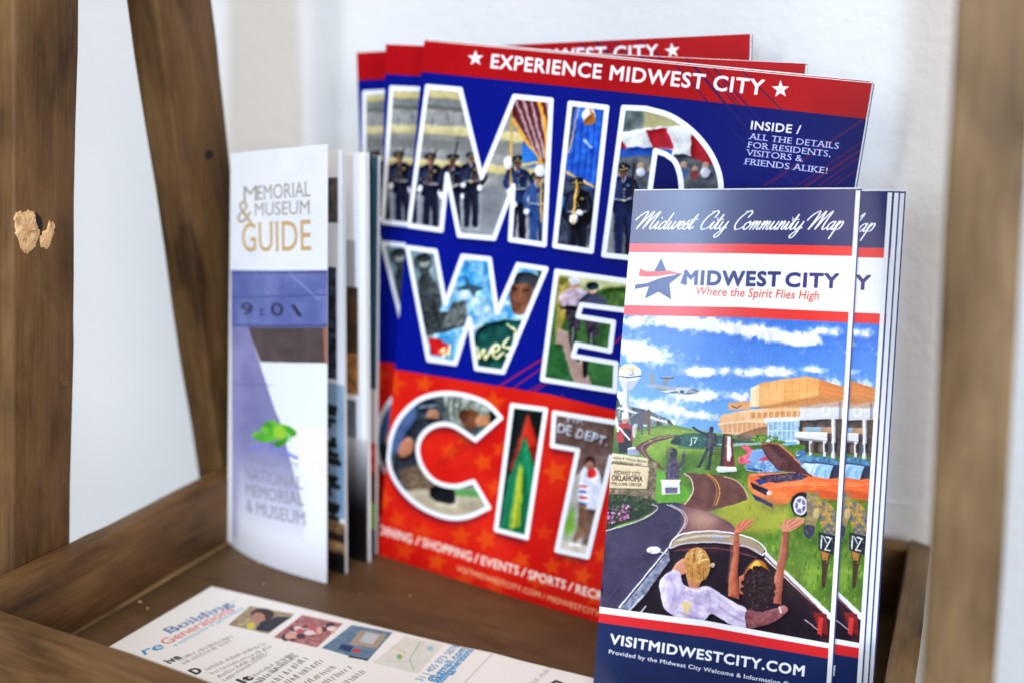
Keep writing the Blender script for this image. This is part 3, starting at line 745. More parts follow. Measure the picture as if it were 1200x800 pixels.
    p.T('INSIDE /', (568, 384), (750, 402), 30, (240, 240, 250), bold=.025)
    for s_, A, B in (('ALL THE DETAILS', (562, 421), (893, 458)), ('FOR RESIDENTS,', (557, 452), (862, 487)), ('VISITORS &', (552, 481), (757, 504)), ('FRIENDS ALIKE!', (546, 514), (850, 549))):
        p.T(s_, A, B, 22, wc, serif=.11, bold=.004)
    p.z(420, 440, 2.666)
    wc = (244, 226, 214)
    for s_, A, B in (('DINING', (64, 492), (166, 523)), ('/', (178, 526), (190, 530)), ('SHOPPING', (200, 532), (352, 578)), ('/', (362, 581), (374, 584)), ('EVENTS', (383, 588), (499, 621)), ('/', (508, 624), (520, 628)), ('SPORTS', (530, 632), (645, 666)), ('/', (655, 669), (667, 673)), ('RECREATION', (678, 677), (890, 740))):
        p.T(s_, A, B, 27, wc, bold=.025)
    p.T('VISITMIDWESTCITY.COM / MIDWESTCITYOK.ORG', (307, 608), (850, 782), 17, (240, 200, 150), bold=.01)
    return p.image('visitor_magazine_print')

# ================================================================== print: community map cover
def paint_map(scale=9.0):
    p = Print(S_MAP, 102, 232, scale, (236, 236, 236))
    H, W = p.H, p.W
    Z5 = (690, 210, 3.158); Z6 = (690, 400, 3.158); Z7 = (690, 580, 3.158)
    navy = (42, 36, 94)
    p.z(*Z5)
    p.P([(100, -60), (1100, -60), (1100, 252), (972, 249), (560, 240), (153, 239), (100, 238)], navy, col2=(42, 44, 100), cell=200, seed=70)
    p.P([(100, 238), (153, 239), (560, 240), (972, 249), (1100, 254), (1100, 290), (972, 285), (560, 275), (150, 271), (100, 270)], (228, 44, 38))
    p.P([(80, 464), (135, 466), (560, 474), (955, 492), (1100, 500), (1100, 538), (952, 530), (560, 511), (130, 503), (80, 500)], (226, 42, 36))
    p.script('Midwest City Community Map', (172, 184), (940, 187), 27, 1.5, (244, 244, 250))
    # emblem: star with swoosh
    p.P([(268, 292), (288, 342), (347, 350), (299, 388), (305, 446), (258, 418), (207, 443), (222, 398), (170, 408), (171, 392), (240, 372), (240, 345)], (36, 42, 112))
    p.P([(168, 390), (215, 385), (265, 366), (330, 352), (300, 344), (240, 352), (190, 352), (180, 372)], (250, 250, 252), sm=False)
    p.P([(190, 331), (210, 341), (250, 342), (300, 339), (350, 355), (310, 352), (250, 361), (205, 362), (184, 357)], (224, 48, 42))
    p.P([(338, 388), (350, 352), (362, 352), (349, 388)], (36, 42, 112))
    p.T('MIDWEST', (352, 389), (705, 396), 49, (40, 42, 110), bold=.045)
    p.T('CITY', (728, 397), (921, 402), 49, (56, 46, 112), bold=.045)  # same navy lettering, with the cover's purple sheen put into its colour
    p.T('Where the Spirit Flies High', (393, 428), (849, 446), 30, (222, 72, 44), bold=.012, shear=.12)
    # ---- picture
    q = Print(S_MAP, 102, 232, scale, (120, 170, 230)); q._n = p._n
    Y, X = np.mgrid[0:H, 0:W].astype(np.float32)
    v = Y / H
    top = np.array([58, 116, 214], np.float32) / 255; bt = np.array([150, 204, 246], np.float32) / 255
    t = np.clip((.74 - v) / .3, 0, 1)[..., None]
    q.a[:] = top * (1 - t) + bt * t
    q.z(*Z6)
    field = np.zeros((H, W), np.float32)
    for (x, y, rx, ry) in [(150, -70, 70, 22), (290, -80, 110, 28), (430, -62, 120, 28), (600, -38, 120, 22), (740, -12, 120, 24), (870, -40, 60, 18), (230, 45, 130, 45), (150, 20, 60, 40), (560, 112, 150, 20), (400, 116, 60, 18), (700, 112, 40, 18), (790, 5, 70, 14), (830, 105, 50, 14), (905, 160, 40, 26), (990, 120, 30, 18), (1030, 150, 30, 20), (230, 235, 120, 28), (350, 205, 70, 24), (440, 200, 50, 30), (560, 205, 50, 18), (370, 270, 110, 22), (250, 300, 100, 20), (120, 200, 40, 20)]:
        c = q.t([(x, y)])[0]; sx = rx * q.k / 3.158; sy = ry * q.k / 3.158
        field += np.exp(-((X - c[0]) / sx) ** 2 - ((Y - c[1]) / sy) ** 2)
    n = q.noise(46, 71) * .6 + q.noise(16, 72) * .4
    cl = np.clip((field * 1.25 + (n - .5) * 2.2 - .30) * 1.25, 0, 1) ** 1.3
    shade = np.clip(.66 + .42 * q.noise(34, 73) + .12 * cl, 0, 1)
    cc = np.stack([shade * .985, shade * .99, np.clip(shade + .05, 0, 1)], -1)
    q.a[:] = q.a * (1 - cl[..., None] * .95) + cc * cl[..., None] * .95
    # grass
    q.P([(40, 300), (170, 318), (300, 305), (400, 330), (560, 350), (700, 380), (1100, 430), (1100, 1300), (0, 1300)], (108, 142, 46), col2=(66, 108, 34), cell=60, seed=74, tex=.25)
    q.P([(240, 320), (420, 330), (560, 360), (500, 400), (260, 420), (200, 390)], (150, 176, 60), .6, sm=True, soft=8)
    q.P([(560, 560), (740, 620), (700, 700), (560, 700), (470, 640)], (190, 184, 66), .75, sm=True, soft=14)
    q.P([(240, 470), (300, 500), (380, 560), (340, 600), (240, 590)], (96, 170, 50), .8, sm=True, soft=6)
    r = random.Random(5)
    for k in range(420):
        x = r.uniform(180, 1080); y = r.uniform(340, 990); h = r.uniform(5, 16) * (y / 600)
        q.S([(x, y), (x + r.uniform(-5, 5), y - h)], r.uniform(1.5, 4), r.choice([(150, 180, 70), (60, 96, 30), (190, 190, 80), (44, 80, 30)]), .45)
    # stands on the hill
    q.P([(70, 225), (110, 232), (200, 250), (250, 268), (300, 290), (315, 310), (240, 312), (150, 300), (70, 300)], (150, 156, 160), col2=(40, 44, 44), cell=14, seed=75)
    for k in range(16): q.S([(100 + k * 12, 240 + k * 3.6), (108 + k * 12, 246 + k * 3.6)], 8, (240, 242, 244), .8)
    q.P([(66, 190), (105, 205), (112, 240), (66, 250)], (44, 72, 40), sm=True)
    # water tower
    q.P([(128, 170), (149, 170), (151, 248), (124, 244)], (214, 220, 232)); q.P([(140, 170), (149, 170), (151, 248), (141, 247)], (150, 160, 184))
    q.P([(108, 128), (193, 128), (175, 158), (158, 180), (127, 180), (118, 158)], (176, 176, 196)); q.P([(108, 128), (140, 128), (140, 180), (127, 180), (116, 155)], (206, 208, 222), .7)
    q.O(151, 115, 43, 31, (232, 234, 240)); q.O(165, 122, 30, 22, (200, 204, 216), .6, soft=3)
    q.S([(110, 128), (150, 134), (192, 127)], 4, (40, 44, 66))
    q.T('MIDWEST', (112, 108), (186, 108), 13, (206, 160, 50), bold=.02)
    q.S([(158, 108), (166, 122), (150, 124)], 2.5, (60, 60, 90))
    # radar aeroplane
    q.P([(202, 161), (240, 159), (262, 160), (300, 166), (350, 168), (388, 173), (408, 184), (402, 193), (372, 194), (330, 191), (285, 188), (240, 174), (205, 164)], (150, 160, 172), sm=False)
    q.P([(240, 172), (330, 184), (400, 190), (372, 195), (290, 190)], (96, 108, 126)); q.P([(220, 108), (235, 112), (250, 158), (226, 160)], (128, 138, 152)); q.P([(262, 182), (340, 178), (300, 186), (290, 190)], (214, 220, 226))
    q.P([(278, 136), (300, 136), (292, 162), (274, 160)], (120, 130, 142)); q.O(291, 132, 26, 6.5, (70, 80, 96)); q.O(291, 129, 24, 3, (156, 164, 176))
    q.P([(320, 172), (375, 168), (360, 190), (332, 190)], (190, 196, 204)); q.S([(385, 178), (404, 184)], 4, (60, 64, 70)); q.O(345, 186, 8, 5, (70, 76, 90))
    # riders and horses
    for ox, c in ((0, (108, 80, 70)), (-26, (80, 84, 96))):
        q.P([(180 + ox, 285), (198 + ox, 268), (214 + ox, 262), (222 + ox, 250), (232 + ox, 262), (226 + ox, 290), (228 + ox, 345), (220 + ox, 345), (216 + ox, 305), (196 + ox, 300), (188 + ox, 330), (180 + ox, 328)], c)
    # marching band
    q.P([(105, 320), (120, 298), (146, 300), (160, 330), (158, 380), (108, 380)], (178, 30, 36), sm=True); q.P([(128, 318), (158, 325), (156, 376), (130, 376)], (26, 24, 34))
    q.S([(112, 318), (150, 362)], 7, (236, 236, 240)); q.P([(108, 372), (160, 372), (156, 412), (112, 412)], (24, 24, 36)); q.O(133, 290, 13, 14, (190, 150, 130)); q.P([(122, 286), (124, 262), (146, 262), (146, 286)], (240, 240, 244)); q.O(136, 250, 8, 14, (246, 246, 250))
    q.O(165, 396, 22, 6, (240, 240, 246)); q.P([(143, 396), (187, 396), (185, 420), (145, 420)], (150, 156, 186)); q.S([(100, 285), (108, 330)], 9, (232, 232, 240)); q.O(168, 330, 8, 26, (210, 200, 206), .8)
    # upper road
    q.P([(330, 345), (262, 350), (200, 372), (172, 392), (188, 410), (208, 428), (232, 450), (280, 478), (262, 455), (225, 425), (214, 400), (240, 375), (300, 358)], (104, 66, 62), sm=True, col2=(84, 52, 52), cell=16, seed=76)
    q.S([(318, 348), (255, 358), (205, 380), (198, 402), (225, 440)], 2.5, (210, 180, 150), .8, sm=True)
    # green jet with number
    q.P([(303, 372), (318, 352), (360, 340), (420, 340), (500, 352), (600, 368), (622, 372), (560, 384), (420, 392), (350, 388), (310, 380)], (52, 104, 96), sm=True, col2=(36, 76, 76), cell=20, seed=77)
    q.P([(303, 374), (318, 354), (342, 352), (340, 384)], (34, 52, 58)); q.P([(545, 350), (552, 318), (566, 318), (568, 362)], (110, 120, 132)); q.S([(330, 392), (520, 398)], 3, (40, 70, 70)); q.P([(470, 378), (640, 372), (640, 380), (500, 390)], (150, 170, 170))
    q.T('J7', (372, 377), (404, 377), 22, (206, 226, 226), bold=.01)
    # bronze man pointing
    bz = (46, 46, 66)
    q.O(454, 324, 9, 11, bz); q.P([(436, 338), (450, 334), (470, 340), (474, 372), (462, 392), (458, 402), (434, 400), (432, 370)], bz, sm=True, col2=(88, 84, 104), cell=8, seed=78)
    q.S([(440, 344), (412, 334), (386, 318)], 8, bz); q.S([(468, 346), (474, 372), (456, 378)], 8, bz)
    q.S([(440, 395), (424, 432), (408, 460)], 11, bz); q.S([(454, 395), (448, 436), (443, 468)], 11, bz); q.S([(397, 463), (412, 464)], 5, bz); q.S([(434, 472), (448, 472)], 5, bz)
    # memorial column
    q.P([(497, 338), (530, 340), (540, 462), (484, 460)], (122, 52, 46)); q.P([(497, 338), (505, 338), (500, 460), (484, 460)], (60, 44, 52)); q.P([(512, 348), (524, 348), (528, 420), (521, 445), (510, 440)], (228, 226, 232)); q.P([(476, 460), (545, 464), (548, 480), (480, 484), (470, 474)], (230, 232, 240)); q.P([(492, 334), (534, 336), (534, 342), (492, 341)], (230, 232, 240))
    q.S([(518, 276), (518, 336)], 3, (40, 40, 50)); q.O(519, 276, 6, 4, (50, 50, 60))
    # bust on plinth
    q.O(314, 412, 15, 19, (52, 44, 62)); q.P([(298, 430), (322, 432), (334, 460), (328, 520), (288, 520), (286, 470)], (58, 50, 70), sm=True, col2=(100, 92, 116), cell=10, seed=79)
    q.S([(322, 470), (346, 452), (352, 412)], 9, (66, 58, 80), sm=True); q.O(305, 418, 22, 30, (52, 44, 62), .35)
    q.P([(268, 514), (336, 512), (338, 562), (270, 566)], (226, 228, 238)); q.P([(282, 540), (328, 539), (328, 560), (284, 562)], (110, 106, 132)); q.P([(264, 512), (340, 510), (338, 518), (266, 520)], (240, 240, 246))
    # welcome sign
    q.P([(60, 440), (222, 450), (238, 436), (252, 450), (244, 600), (60, 620)], (140, 122, 96), col2=(92, 78, 62), cell=14, seed=80, tex=.3)
    q.P([(60, 408), (218, 432), (218, 462), (60, 440)], (214, 200, 166)); q.P([(60, 450), (222, 464), (215, 545), (60, 540)], (216, 196, 160), col2=(202, 180, 142), cell=30, seed=81)
    tc = (66, 50, 36)
    q.T('Convention & Visitors Bureau', (62, 428), (214, 448), 9, tc, serif=.03); q.T('visitmidwestcity.com', (84, 444), (192, 457), 7, tc)
    q.T('MIDWEST CITY', (95, 490), (190, 496), 13, tc, serif=.05, bold=.01); q.T('OKLAHOMA', (84, 513), (198, 518), 19, tc, serif=.05, bold=.02); q.T('WELCOME CENTER', (80, 530), (196, 536), 11, tc, serif=.05, bold=.01)
    q.z(*Z7)
    q.P([(60, 10), (120, -2), (200, 10), (245, 20), (250, 45), (200, 80), (110, 110), (55, 130)], (44, 62, 38), sm=True, col2=(22, 40, 26), cell=12, seed=82)
    for k in range(70):
        x = r.uniform(62, 150); y = r.uniform(40, 108) * (1 - (x - 60) * .002); q.O(x, y, r.uniform(2, 6), r.uniform(2, 5), r.choice([(176, 84, 150), (206, 130, 186), (140, 60, 124)]))
    for k in range(60): x = r.uniform(70, 245); q.O(x, r.uniform(0, 60), 4, 5, r.choice([(74, 94, 52), (30, 46, 30), (96, 110, 66)]), .6)
    # big road
    q.P([(40, 150), (60, 132), (150, 105), (215, 78), (248, 50), (235, 30), (330, 26), (430, 55), (520, 100), (560, 140), (420, 200), (300, 190), (105, 430), (30, 430)], (66, 58, 88), sm=False, col2=(56, 48, 76), cell=60, seed=83, tex=.12)
    q.P([(335, 26), (430, 55), (520, 100), (560, 140), (420, 160), (330, 150), (350, 100), (345, 60)], (140, 88, 88), .85, soft=8)
    q.P([(350, 60), (440, 60), (480, 100), (400, 130)], (196, 150, 130), .5, soft=16)
    q.S([(58, 133), (150, 106), (215, 80), (250, 54), (254, 42), (236, 34)], 3.5, (214, 206, 220), sm=True)
    q.S([(288, 34), (335, 56), (356, 86), (346, 120), (318, 160)], 3.2, (226, 216, 220), sm=True); q.S([(302, 34), (345, 56), (364, 88), (352, 122)], 2.6, (226, 216, 220), sm=True)
    q.z(*Z6)
    q.P([(352, 484), (380, 486), (410, 488), (450, 490), (500, 496), (548, 512), (575, 545), (590, 584), (520, 606), (440, 628), (350, 606), (372, 580), (385, 548), (378, 512)], (116, 72, 64), sm=False, col2=(94, 56, 54), cell=30, seed=84)
    q.S([(352, 487), (378, 508), (386, 545), (374, 578), (355, 600)], 4, (226, 196, 190), sm=True); q.S([(440, 490), (472, 515), (484, 560), (470, 604)], 5, (214, 150, 70), sm=True); q.S([(430, 491), (462, 516), (474, 560), (460, 606)], 2.5, (200, 130, 60), sm=True); q.S([(500, 498), (552, 518), (580, 556), (590, 584)], 4, (226, 176, 160), sm=True)
    # arena
    org = (228, 158, 88)
    q.P([(598, 240), (600, 172), (640, 152), (720, 138), (810, 128), (850, 138), (935, 166), (1100, 190), (1100, 290), (800, 250)], org, col2=(240, 176, 108), cell=50, seed=85)
    q.P([(598, 172), (628, 160), (628, 240), (598, 240)], (248, 226, 190)); q.P([(850, 138), (935, 168), (1100, 190), (1100, 226), (850, 200)], (206, 120, 60), .8)
    for k in range(9): q.S([(640 + k * 28, 152 - k * 3), (640 + k * 28, 232 - k * 2)], 1.6, (206, 134, 72), .8)
    q.S([(632, 195), (850, 178)], 1.6, (206, 134, 72), .8)
    q.P([(516, 226), (598, 220), (598, 250), (516, 252)], (226, 162, 104)); q.S([(530, 238), (548, 246), (562, 236)], 4, (110, 70, 40))
    q.P([(488, 272), (560, 256), (700, 240), (850, 228), (1100, 232), (1100, 300), (900, 290), (680, 290), (660, 350), (500, 340), (480, 312)], (238, 178, 122), col2=(246, 204, 156), cell=30, seed=86)
    for k in range(12): q.P([(600 + k * 22, 262 - k * .8), (616 + k * 22, 261 - k * .8), (616 + k * 22, 282 - k * .4), (600 + k * 22, 283 - k * .4)], (196, 128, 78), .7)
    for k in range(9): q.P([(498 + k * 18, 300), (511 + k * 18, 300), (511 + k * 18, 336), (498 + k * 18, 334)], (206, 150, 110), .7)
    q.S([(478, 305), (600, 292), (660, 300)], 4, (250, 230, 200)); q.P([(620, 320), (660, 312), (660, 364), (540, 366), (560, 340)], (120, 84, 60), .7)
    # terrace building
    q.P([(660, 288), (785, 284), (785, 370), (660, 372)], (120, 168, 202), col2=(176, 206, 224), cell=16, seed=87)
    for k in range(8): q.S([(664 + k * 17, 290), (664 + k * 17, 370)], 2.4, (226, 232, 238))
    q.S([(655, 290), (790, 286)], 16, (222, 226, 232)); q.S([(655, 368), (780, 366)], 4, (214, 218, 224)); q.S([(660, 330), (780, 328)], 2.4, (226, 232, 238))
    q.P([(780, 290), (1100, 280), (1100, 450), (770, 400)], (92, 78, 74), col2=(60, 52, 54), cell=18, seed=88)
    q.P([(790, 316), (905, 316), (905, 340), (790, 340)], (196, 150, 110), .8); q.P([(800, 316), (860, 316), (860, 332), (800, 332)], (130, 170, 196))
    q.P([(780, 242), (925, 220), (1100, 214), (1100, 282), (925, 284), (782, 292)], (214, 216, 222)); q.P([(925, 220), (935, 224), (935, 284), (925, 284)], (150, 150, 160)); q.O(878, 255, 17, 20, (238, 240, 242)); q.O(878, 255, 11, 13, (208, 212, 216)); q.O(1004, 250, 17, 20, (238, 240, 242))
    q.P([(762, 332), (882, 336), (882, 366), (764, 354)], (228, 230, 234)); q.P([(764, 354), (882, 366), (882, 372), (766, 362)], (150, 146, 150)); q.P([(950, 330), (1010, 330), (1010, 350), (950, 350)], (228, 230, 234))
    for x in (774, 820, 872, 992): q.P([(x - 6, 366), (x + 6, 366), (x + 5, 430), (x - 5, 425)], (216, 216, 222))
    for x in (906, 1034): q.P([(x - 8, 284), (x + 8, 284), (x + 6, 450), (x - 8, 445)], (222, 222, 226)); q.P([(x + 3, 284), (x + 8, 284), (x + 6, 450), (x + 2, 448)], (160, 160, 170))
    for x, y, rx, ry in ((635, 357, 26, 16), (770, 392, 46, 12), (700, 372, 30, 8)): q.O(x, y, rx, ry, (104, 150, 50), col2=(70, 112, 36), cell=8, seed=89)
    # cars in the back
    q.P([(552, 430), (590, 412), (562, 388), (576, 380), (620, 405), (672, 420), (664, 440), (600, 452), (556, 452)], (212, 60, 96), col2=(236, 120, 140), cell=12, seed=90)
    q.P([(574, 458), (606, 440), (680, 438), (735, 452), (735, 478), (650, 486), (582, 476)], (88, 132, 196), col2=(170, 206, 232), cell=12, seed=91)
    q.P([(588, 440), (606, 400), (640, 396), (700, 432), (650, 424), (612, 446)], (120, 160, 214)); q.S([(590, 470), (640, 476)], 5, (40, 60, 110))
    q.P([(740, 430), (790, 418), (880, 424), (925, 440), (930, 462), (860, 458), (760, 452)], (96, 150, 190), col2=(40, 84, 120), cell=12, seed=92); q.P([(770, 405), (800, 402), (800, 420), (770, 418)], (60, 110, 180))
    # orange car with open bonnet
    oc = (232, 98, 44)
    q.P([(588, 506), (592, 488), (640, 484), (770, 484), (830, 492), (925, 506), (1100, 500), (1100, 596), (924, 584), (860, 580), (836, 560), (790, 556), (752, 572), (738, 600), (672, 606), (618, 572), (590, 540)], oc, col2=(240, 124, 66), cell=40, seed=93)
    q.P([(588, 506), (610, 520), (668, 548), (735, 560), (738, 600), (672, 606), (618, 572), (590, 540)], (240, 130, 70)); q.P([(598, 518), (664, 548), (658, 570), (604, 540)], (40, 34, 60)); q.P([(606, 526), (640, 542), (638, 552), (608, 538)], (20, 20, 34)); q.O(668, 560, 10, 8, (250, 200, 190))
    q.P([(600, 560), (680, 600), (680, 614), (618, 586)], (44, 40, 110)); q.P([(614, 512), (660, 504), (672, 516), (634, 530)], (38, 58, 140))
    q.P([(625, 498), (770, 482), (812, 498), (790, 510), (690, 522), (650, 516)], (44, 34, 58), col2=(90, 80, 110), cell=8, seed=94)
    q.P([(634, 384), (662, 374), (702, 380), (740, 410), (832, 502), (790, 488), (700, 476), (660, 430)], (70, 34, 40), sm=False, col2=(96, 52, 56), cell=16, seed=95); q.S([(702, 380), (740, 410), (834, 502)], 5, (232, 120, 90)); q.S([(634, 384), (662, 374), (702, 380)], 4, (200, 90, 70))
    q.P([(780, 458), (800, 446), (905, 458), (886, 508), (830, 498)], (168, 204, 232), col2=(120, 170, 214), cell=12, seed=96); q.P([(905, 458), (930, 462), (925, 500), (890, 508)], (50, 50, 78)); q.S([(796, 446), (860, 448), (925, 460)], 5, (60, 66, 110)); q.P([(985, 460), (1040, 462), (1020, 500), (965, 495)], (168, 204, 232))
    q.S([(690, 530), (830, 520), (1000, 528)], 2, (250, 170, 130), .8); q.S([(760, 600), (930, 590)], 4, (120, 50, 40), .7)
    q.O(786, 602, 40, 46, (34, 28, 44)); q.O(783, 606, 27, 36, (214, 214, 226)); q.O(783, 606, 20, 28, (120, 110, 150)); q.O(783, 606, 9, 12, (226, 226, 236))
    for k in range(5): a = k * 1.257; q.S([(783, 606), (783 + 24 * math.cos(a), 606 + 32 * math.sin(a))], 4, (220, 220, 232))
    q.z(*Z7)
    q.P([(625, 0), (740, 30), (700, 70), (640, 60)], (96, 92, 60), .35, soft=10)
    q.z(*Z6)
    rr = random.Random(31)
    for k in range(16): q.S([(604 + k * 15.5, 168 - k * 2.4), (604 + k * 15.5, 236 - k * .6)], .9, (196, 126, 66), .55)
    for k in range(3): q.S([(600, 186 + k * 16), (850, 160 + k * 20), (940, 184 + k * 18)], 1.0, (250, 200, 140), .6)
    q.P([(600, 172), (720, 140), (720, 236), (600, 240)], (255, 214, 150), .28, soft=6); q.P([(850, 200), (1100, 226), (1100, 236), (800, 246), (600, 246)], (150, 84, 48), .45, soft=3)
    for k in range(14): q.S([(795 + k * 9, 344), (795 + k * 9, 360)], 1, (150, 150, 158), .7)
    for k in range(7): q.P([(800 + k * 18, 376), (812 + k * 18, 376), (812 + k * 18, 410), (800 + k * 18, 408)], rr.choice([(40, 36, 44), (120, 96, 80), (70, 84, 100)]), .8)
    for k in range(60): q.O(rr.uniform(600, 700), rr.uniform(348, 366), rr.uniform(2, 5), rr.uniform(2, 4), rr.choice([(130, 176, 60), (60, 100, 36), (160, 190, 90)]), .8)
    q.S([(600, 494), (700, 486), (765, 484)], 2.5, (255, 190, 140), .8); q.S([(676, 540), (760, 528), (900, 530)], 3, (255, 176, 120), .7, soft=1); q.P([(740, 560), (860, 545), (930, 560), (930, 584), (860, 580), (836, 560), (790, 556)], (176, 62, 28), .55, soft=4)
    q.P([(800, 450), (850, 454), (826, 494), (812, 486)], (240, 248, 252), .6, soft=2); q.S([(838, 452), (818, 494)], 1.5, (60, 80, 120), .7); q.P([(640, 388), (662, 380), (720, 440), (700, 470)], (130, 84, 84), .5, soft=4)
    for k in range(50): q.S([(rr.uniform(640, 800), rr.uniform(484, 514)), (rr.uniform(640, 800), rr.uniform(484, 514))], 1, rr.choice([(150, 150, 176), (20, 16, 34), (200, 90, 60)]), .35)
    for k in range(120): q.O(rr.uniform(75, 240), rr.uniform(446, 590), rr.uniform(4, 9), rr.uniform(2, 4), rr.choice([(168, 150, 122), (84, 72, 58), (120, 104, 84)]), .35)
    q.P([(62, 452), (222, 466), (215, 545), (62, 540)], (218, 200, 164), .9)
    tc = (66, 50, 36)
    q.T('MIDWEST CITY', (95, 490), (190, 496), 13, tc, serif=.05, bold=.01); q.T('OKLAHOMA', (84, 513), (198, 518), 19, tc, serif=.05, bold=.02); q.T('WELCOME CENTER', (80, 530), (196, 536), 11, tc, serif=.05, bold=.01)
    for (x, y, rx, ry) in ((352, 408, 5, 9), (305, 405, 6, 5)): q.O(x, y, rx, ry, (120, 112, 140), .7)
    q.S([(300, 440), (296, 500)], 5, (130, 120, 150), .6, soft=2); q.S([(448, 346), (444, 396)], 4, (110, 106, 130), .7, soft=1); q.S([(436, 404), (422, 440)], 3, (110, 106, 130), .6)
    for k in range(70): x = rr.uniform(180, 560); q.O(x, 318 + (x - 180) * .06 + rr.uniform(0, 50), rr.uniform(3, 9), rr.uniform(1.5, 3), rr.choice([(150, 176, 66), (84, 122, 40), (176, 196, 90)]), .4)
    q.z(*Z7)
    # painted statue of a horse
    for ox in (0,):
        q.P([(806, 8), (812, -18), (826, 2), (846, -16), (852, 20), (862, 50), (850, 84), (838, 120), (828, 152), (808, 158), (796, 140), (802, 100), (806, 60)], (122, 112, 96), sm=True, col2=(176, 150, 84), cell=12, seed=97)
        q.P([(846, 30), (880, 26), (912, 60), (914, 150), (880, 150), (856, 100)], (70, 92, 128), sm=True, col2=(206, 150, 50), cell=12, seed=98)
        q.P([(800, 110), (836, 118), (824, 158), (806, 158), (796, 140)], (56, 54, 84), sm=True); q.O(842, 66, 12, 20, (206, 180, 120), .8)
        q.P([(856, 190), (900, 190), (886, 250), (874, 340), (862, 340), (862, 260)], (66, 46, 34)); q.P([(858, 200), (890, 200), (884, 240), (864, 240)], (170, 110, 50))
        q.P([(850, 136), (912, 150), (905, 222), (848, 200)], (38, 40, 52)); q.S([(862, 150), (858, 196)], 5, (220, 226, 232)); q.S([(878, 154), (896, 160), (874, 200), (892, 204)], 5, (220, 226, 232)); q.S([(868, 152), (880, 176)], 4, (200, 210, 220))
    for k in range(260):
        x = r.uniform(660, 1080); y = r.uniform(120, 420)
        q.S([(x, y), (x + r.uniform(-6, 6), y - r.uniform(8, 26))], r.uniform(2, 4.5), r.choice([(50, 100, 40), (30, 72, 36), (106, 144, 56), (150, 160, 66), (76, 120, 50)]), .55)
    # convertible
    q.P([(296, 196), (315, 160), (360, 140), (480, 134), (600, 160), (655, 205), (740, 290), (900, 440), (900, 560), (100, 430), (120, 408)], (60, 26, 40), col2=(38, 18, 30), cell=40, seed=99)
    q.P([(300, 205), (645, 225), (800, 390), (870, 560), (180, 450), (200, 400), (262, 300)], (34, 20, 34), col2=(24, 14, 26), cell=40, seed=100)
    q.P([(296, 200), (150, 380), (105, 424), (150, 432), (200, 380), (300, 240)], (150, 156, 178), col2=(96, 100, 130), cell=12, seed=101); q.S([(292, 196), (190, 320), (112, 415)], 5, (222, 226, 236)); q.S([(200, 370), (150, 426)], 5, (210, 214, 228)); q.S([(210, 410), (190, 436)], 4, (220, 224, 236))
    q.P([(655, 205), (740, 290), (900, 440), (900, 470), (720, 300), (650, 235)], (226, 228, 236)); q.S([(650, 222), (760, 330), (880, 450)], 5, (120, 60, 80)); q.P([(830, 430), (880, 440), (885, 520), (850, 500)], (120, 30, 34)); q.S([(800, 460), (850, 500)], 4, (190, 170, 190)); q.P([(850, 450), (868, 455), (862, 520), (846, 512)], (206, 50, 44))
    q.P([(300, 192), (318, 162), (362, 142), (480, 135), (600, 160), (650, 200), (642, 224), (560, 180), (430, 172), (340, 180)], (202, 182, 150), .8, sm=False); q.S([(298, 192), (315, 160), (362, 140), (480, 133), (602, 159), (654, 200), (644, 222)], 6, (232, 232, 238), sm=True); q.S([(302, 196), (360, 178), (480, 174), (590, 192), (642, 222)], 6, (200, 196, 210), sm=True); q.S([(320, 205), (470, 195), (620, 230)], 5, (110, 60, 74), sm=True)
    q.P([(455, 148), (500, 150), (498, 162), (456, 160)], (150, 160, 190)); q.O(240, 203, 27, 14, (226, 228, 236)); q.S([(262, 208), (285, 215)], 5, (190, 194, 210)); q.O(458, 258, 9, 9, (206, 170, 150))
    # driver
    q.P([(306, 280), (322, 250), (350, 232), (362, 262), (340, 300)], (206, 140, 110))
    q.P([(262, 318), (300, 282), (334, 282), (352, 330), (400, 342), (440, 336), (500, 372), (545, 400), (585, 424), (585, 488), (540, 486), (480, 452), (450, 440), (420, 466), (350, 464), (284, 424), (266, 370)], (228, 216, 238), sm=True, col2=(180, 164, 206), cell=30, seed=102)
    q.P([(360, 300), (420, 310), (405, 345), (372, 342)], (196, 126, 90)); q.O(400, 258, 50, 66, (196, 136, 66), col2=(226, 176, 96), cell=10, seed=103); q.O(398, 245, 46, 50, (214, 160, 84), col2=(170, 108, 50), cell=8, seed=104); q.O(350, 275, 9, 18, (214, 140, 106))
    q.P([(345, 402), (362, 392), (380, 402), (372, 420), (360, 450)], (232, 206, 130), .85, sm=True); q.S([(352, 380), (480, 430), (580, 470)], 6, (170, 150, 196), .5, soft=4)
    q.P([(584, 426), (640, 430), (712, 412), (735, 418), (730, 436), (680, 470), (620, 488), (584, 488)], (150, 88, 92), sm=True, col2=(110, 60, 70), cell=16, seed=105); q.O(718, 422, 18, 16, (176, 110, 106)); q.S([(706, 412), (712, 436)], 5, (220, 214, 220))
    # passenger with raised arms
    sk = (206, 112, 78)
    q.P([(538, 130), (554, 128), (557, 200), (550, 285), (556, 385), (516, 372), (518, 310), (532, 220)], sk, sm=False, col2=(180, 90, 66), cell=20, seed=106); q.P([(538, 138), (545, 108), (580, 88), (612, 86), (610, 98), (585, 112), (608, 112), (582, 124), (558, 138)], (224, 130, 96))
    q.P([(720, 128), (738, 130), (734, 210), (722, 280), (711, 402), (682, 400), (686, 300), (704, 230)], (190, 104, 80), sm=False, col2=(160, 80, 66), cell=20, seed=107); q.P([(716, 134), (704, 104), (720, 108), (724, 82), (736, 92), (770, 80), (798, 84), (796, 104), (770, 120), (744, 134)], (214, 140, 112))
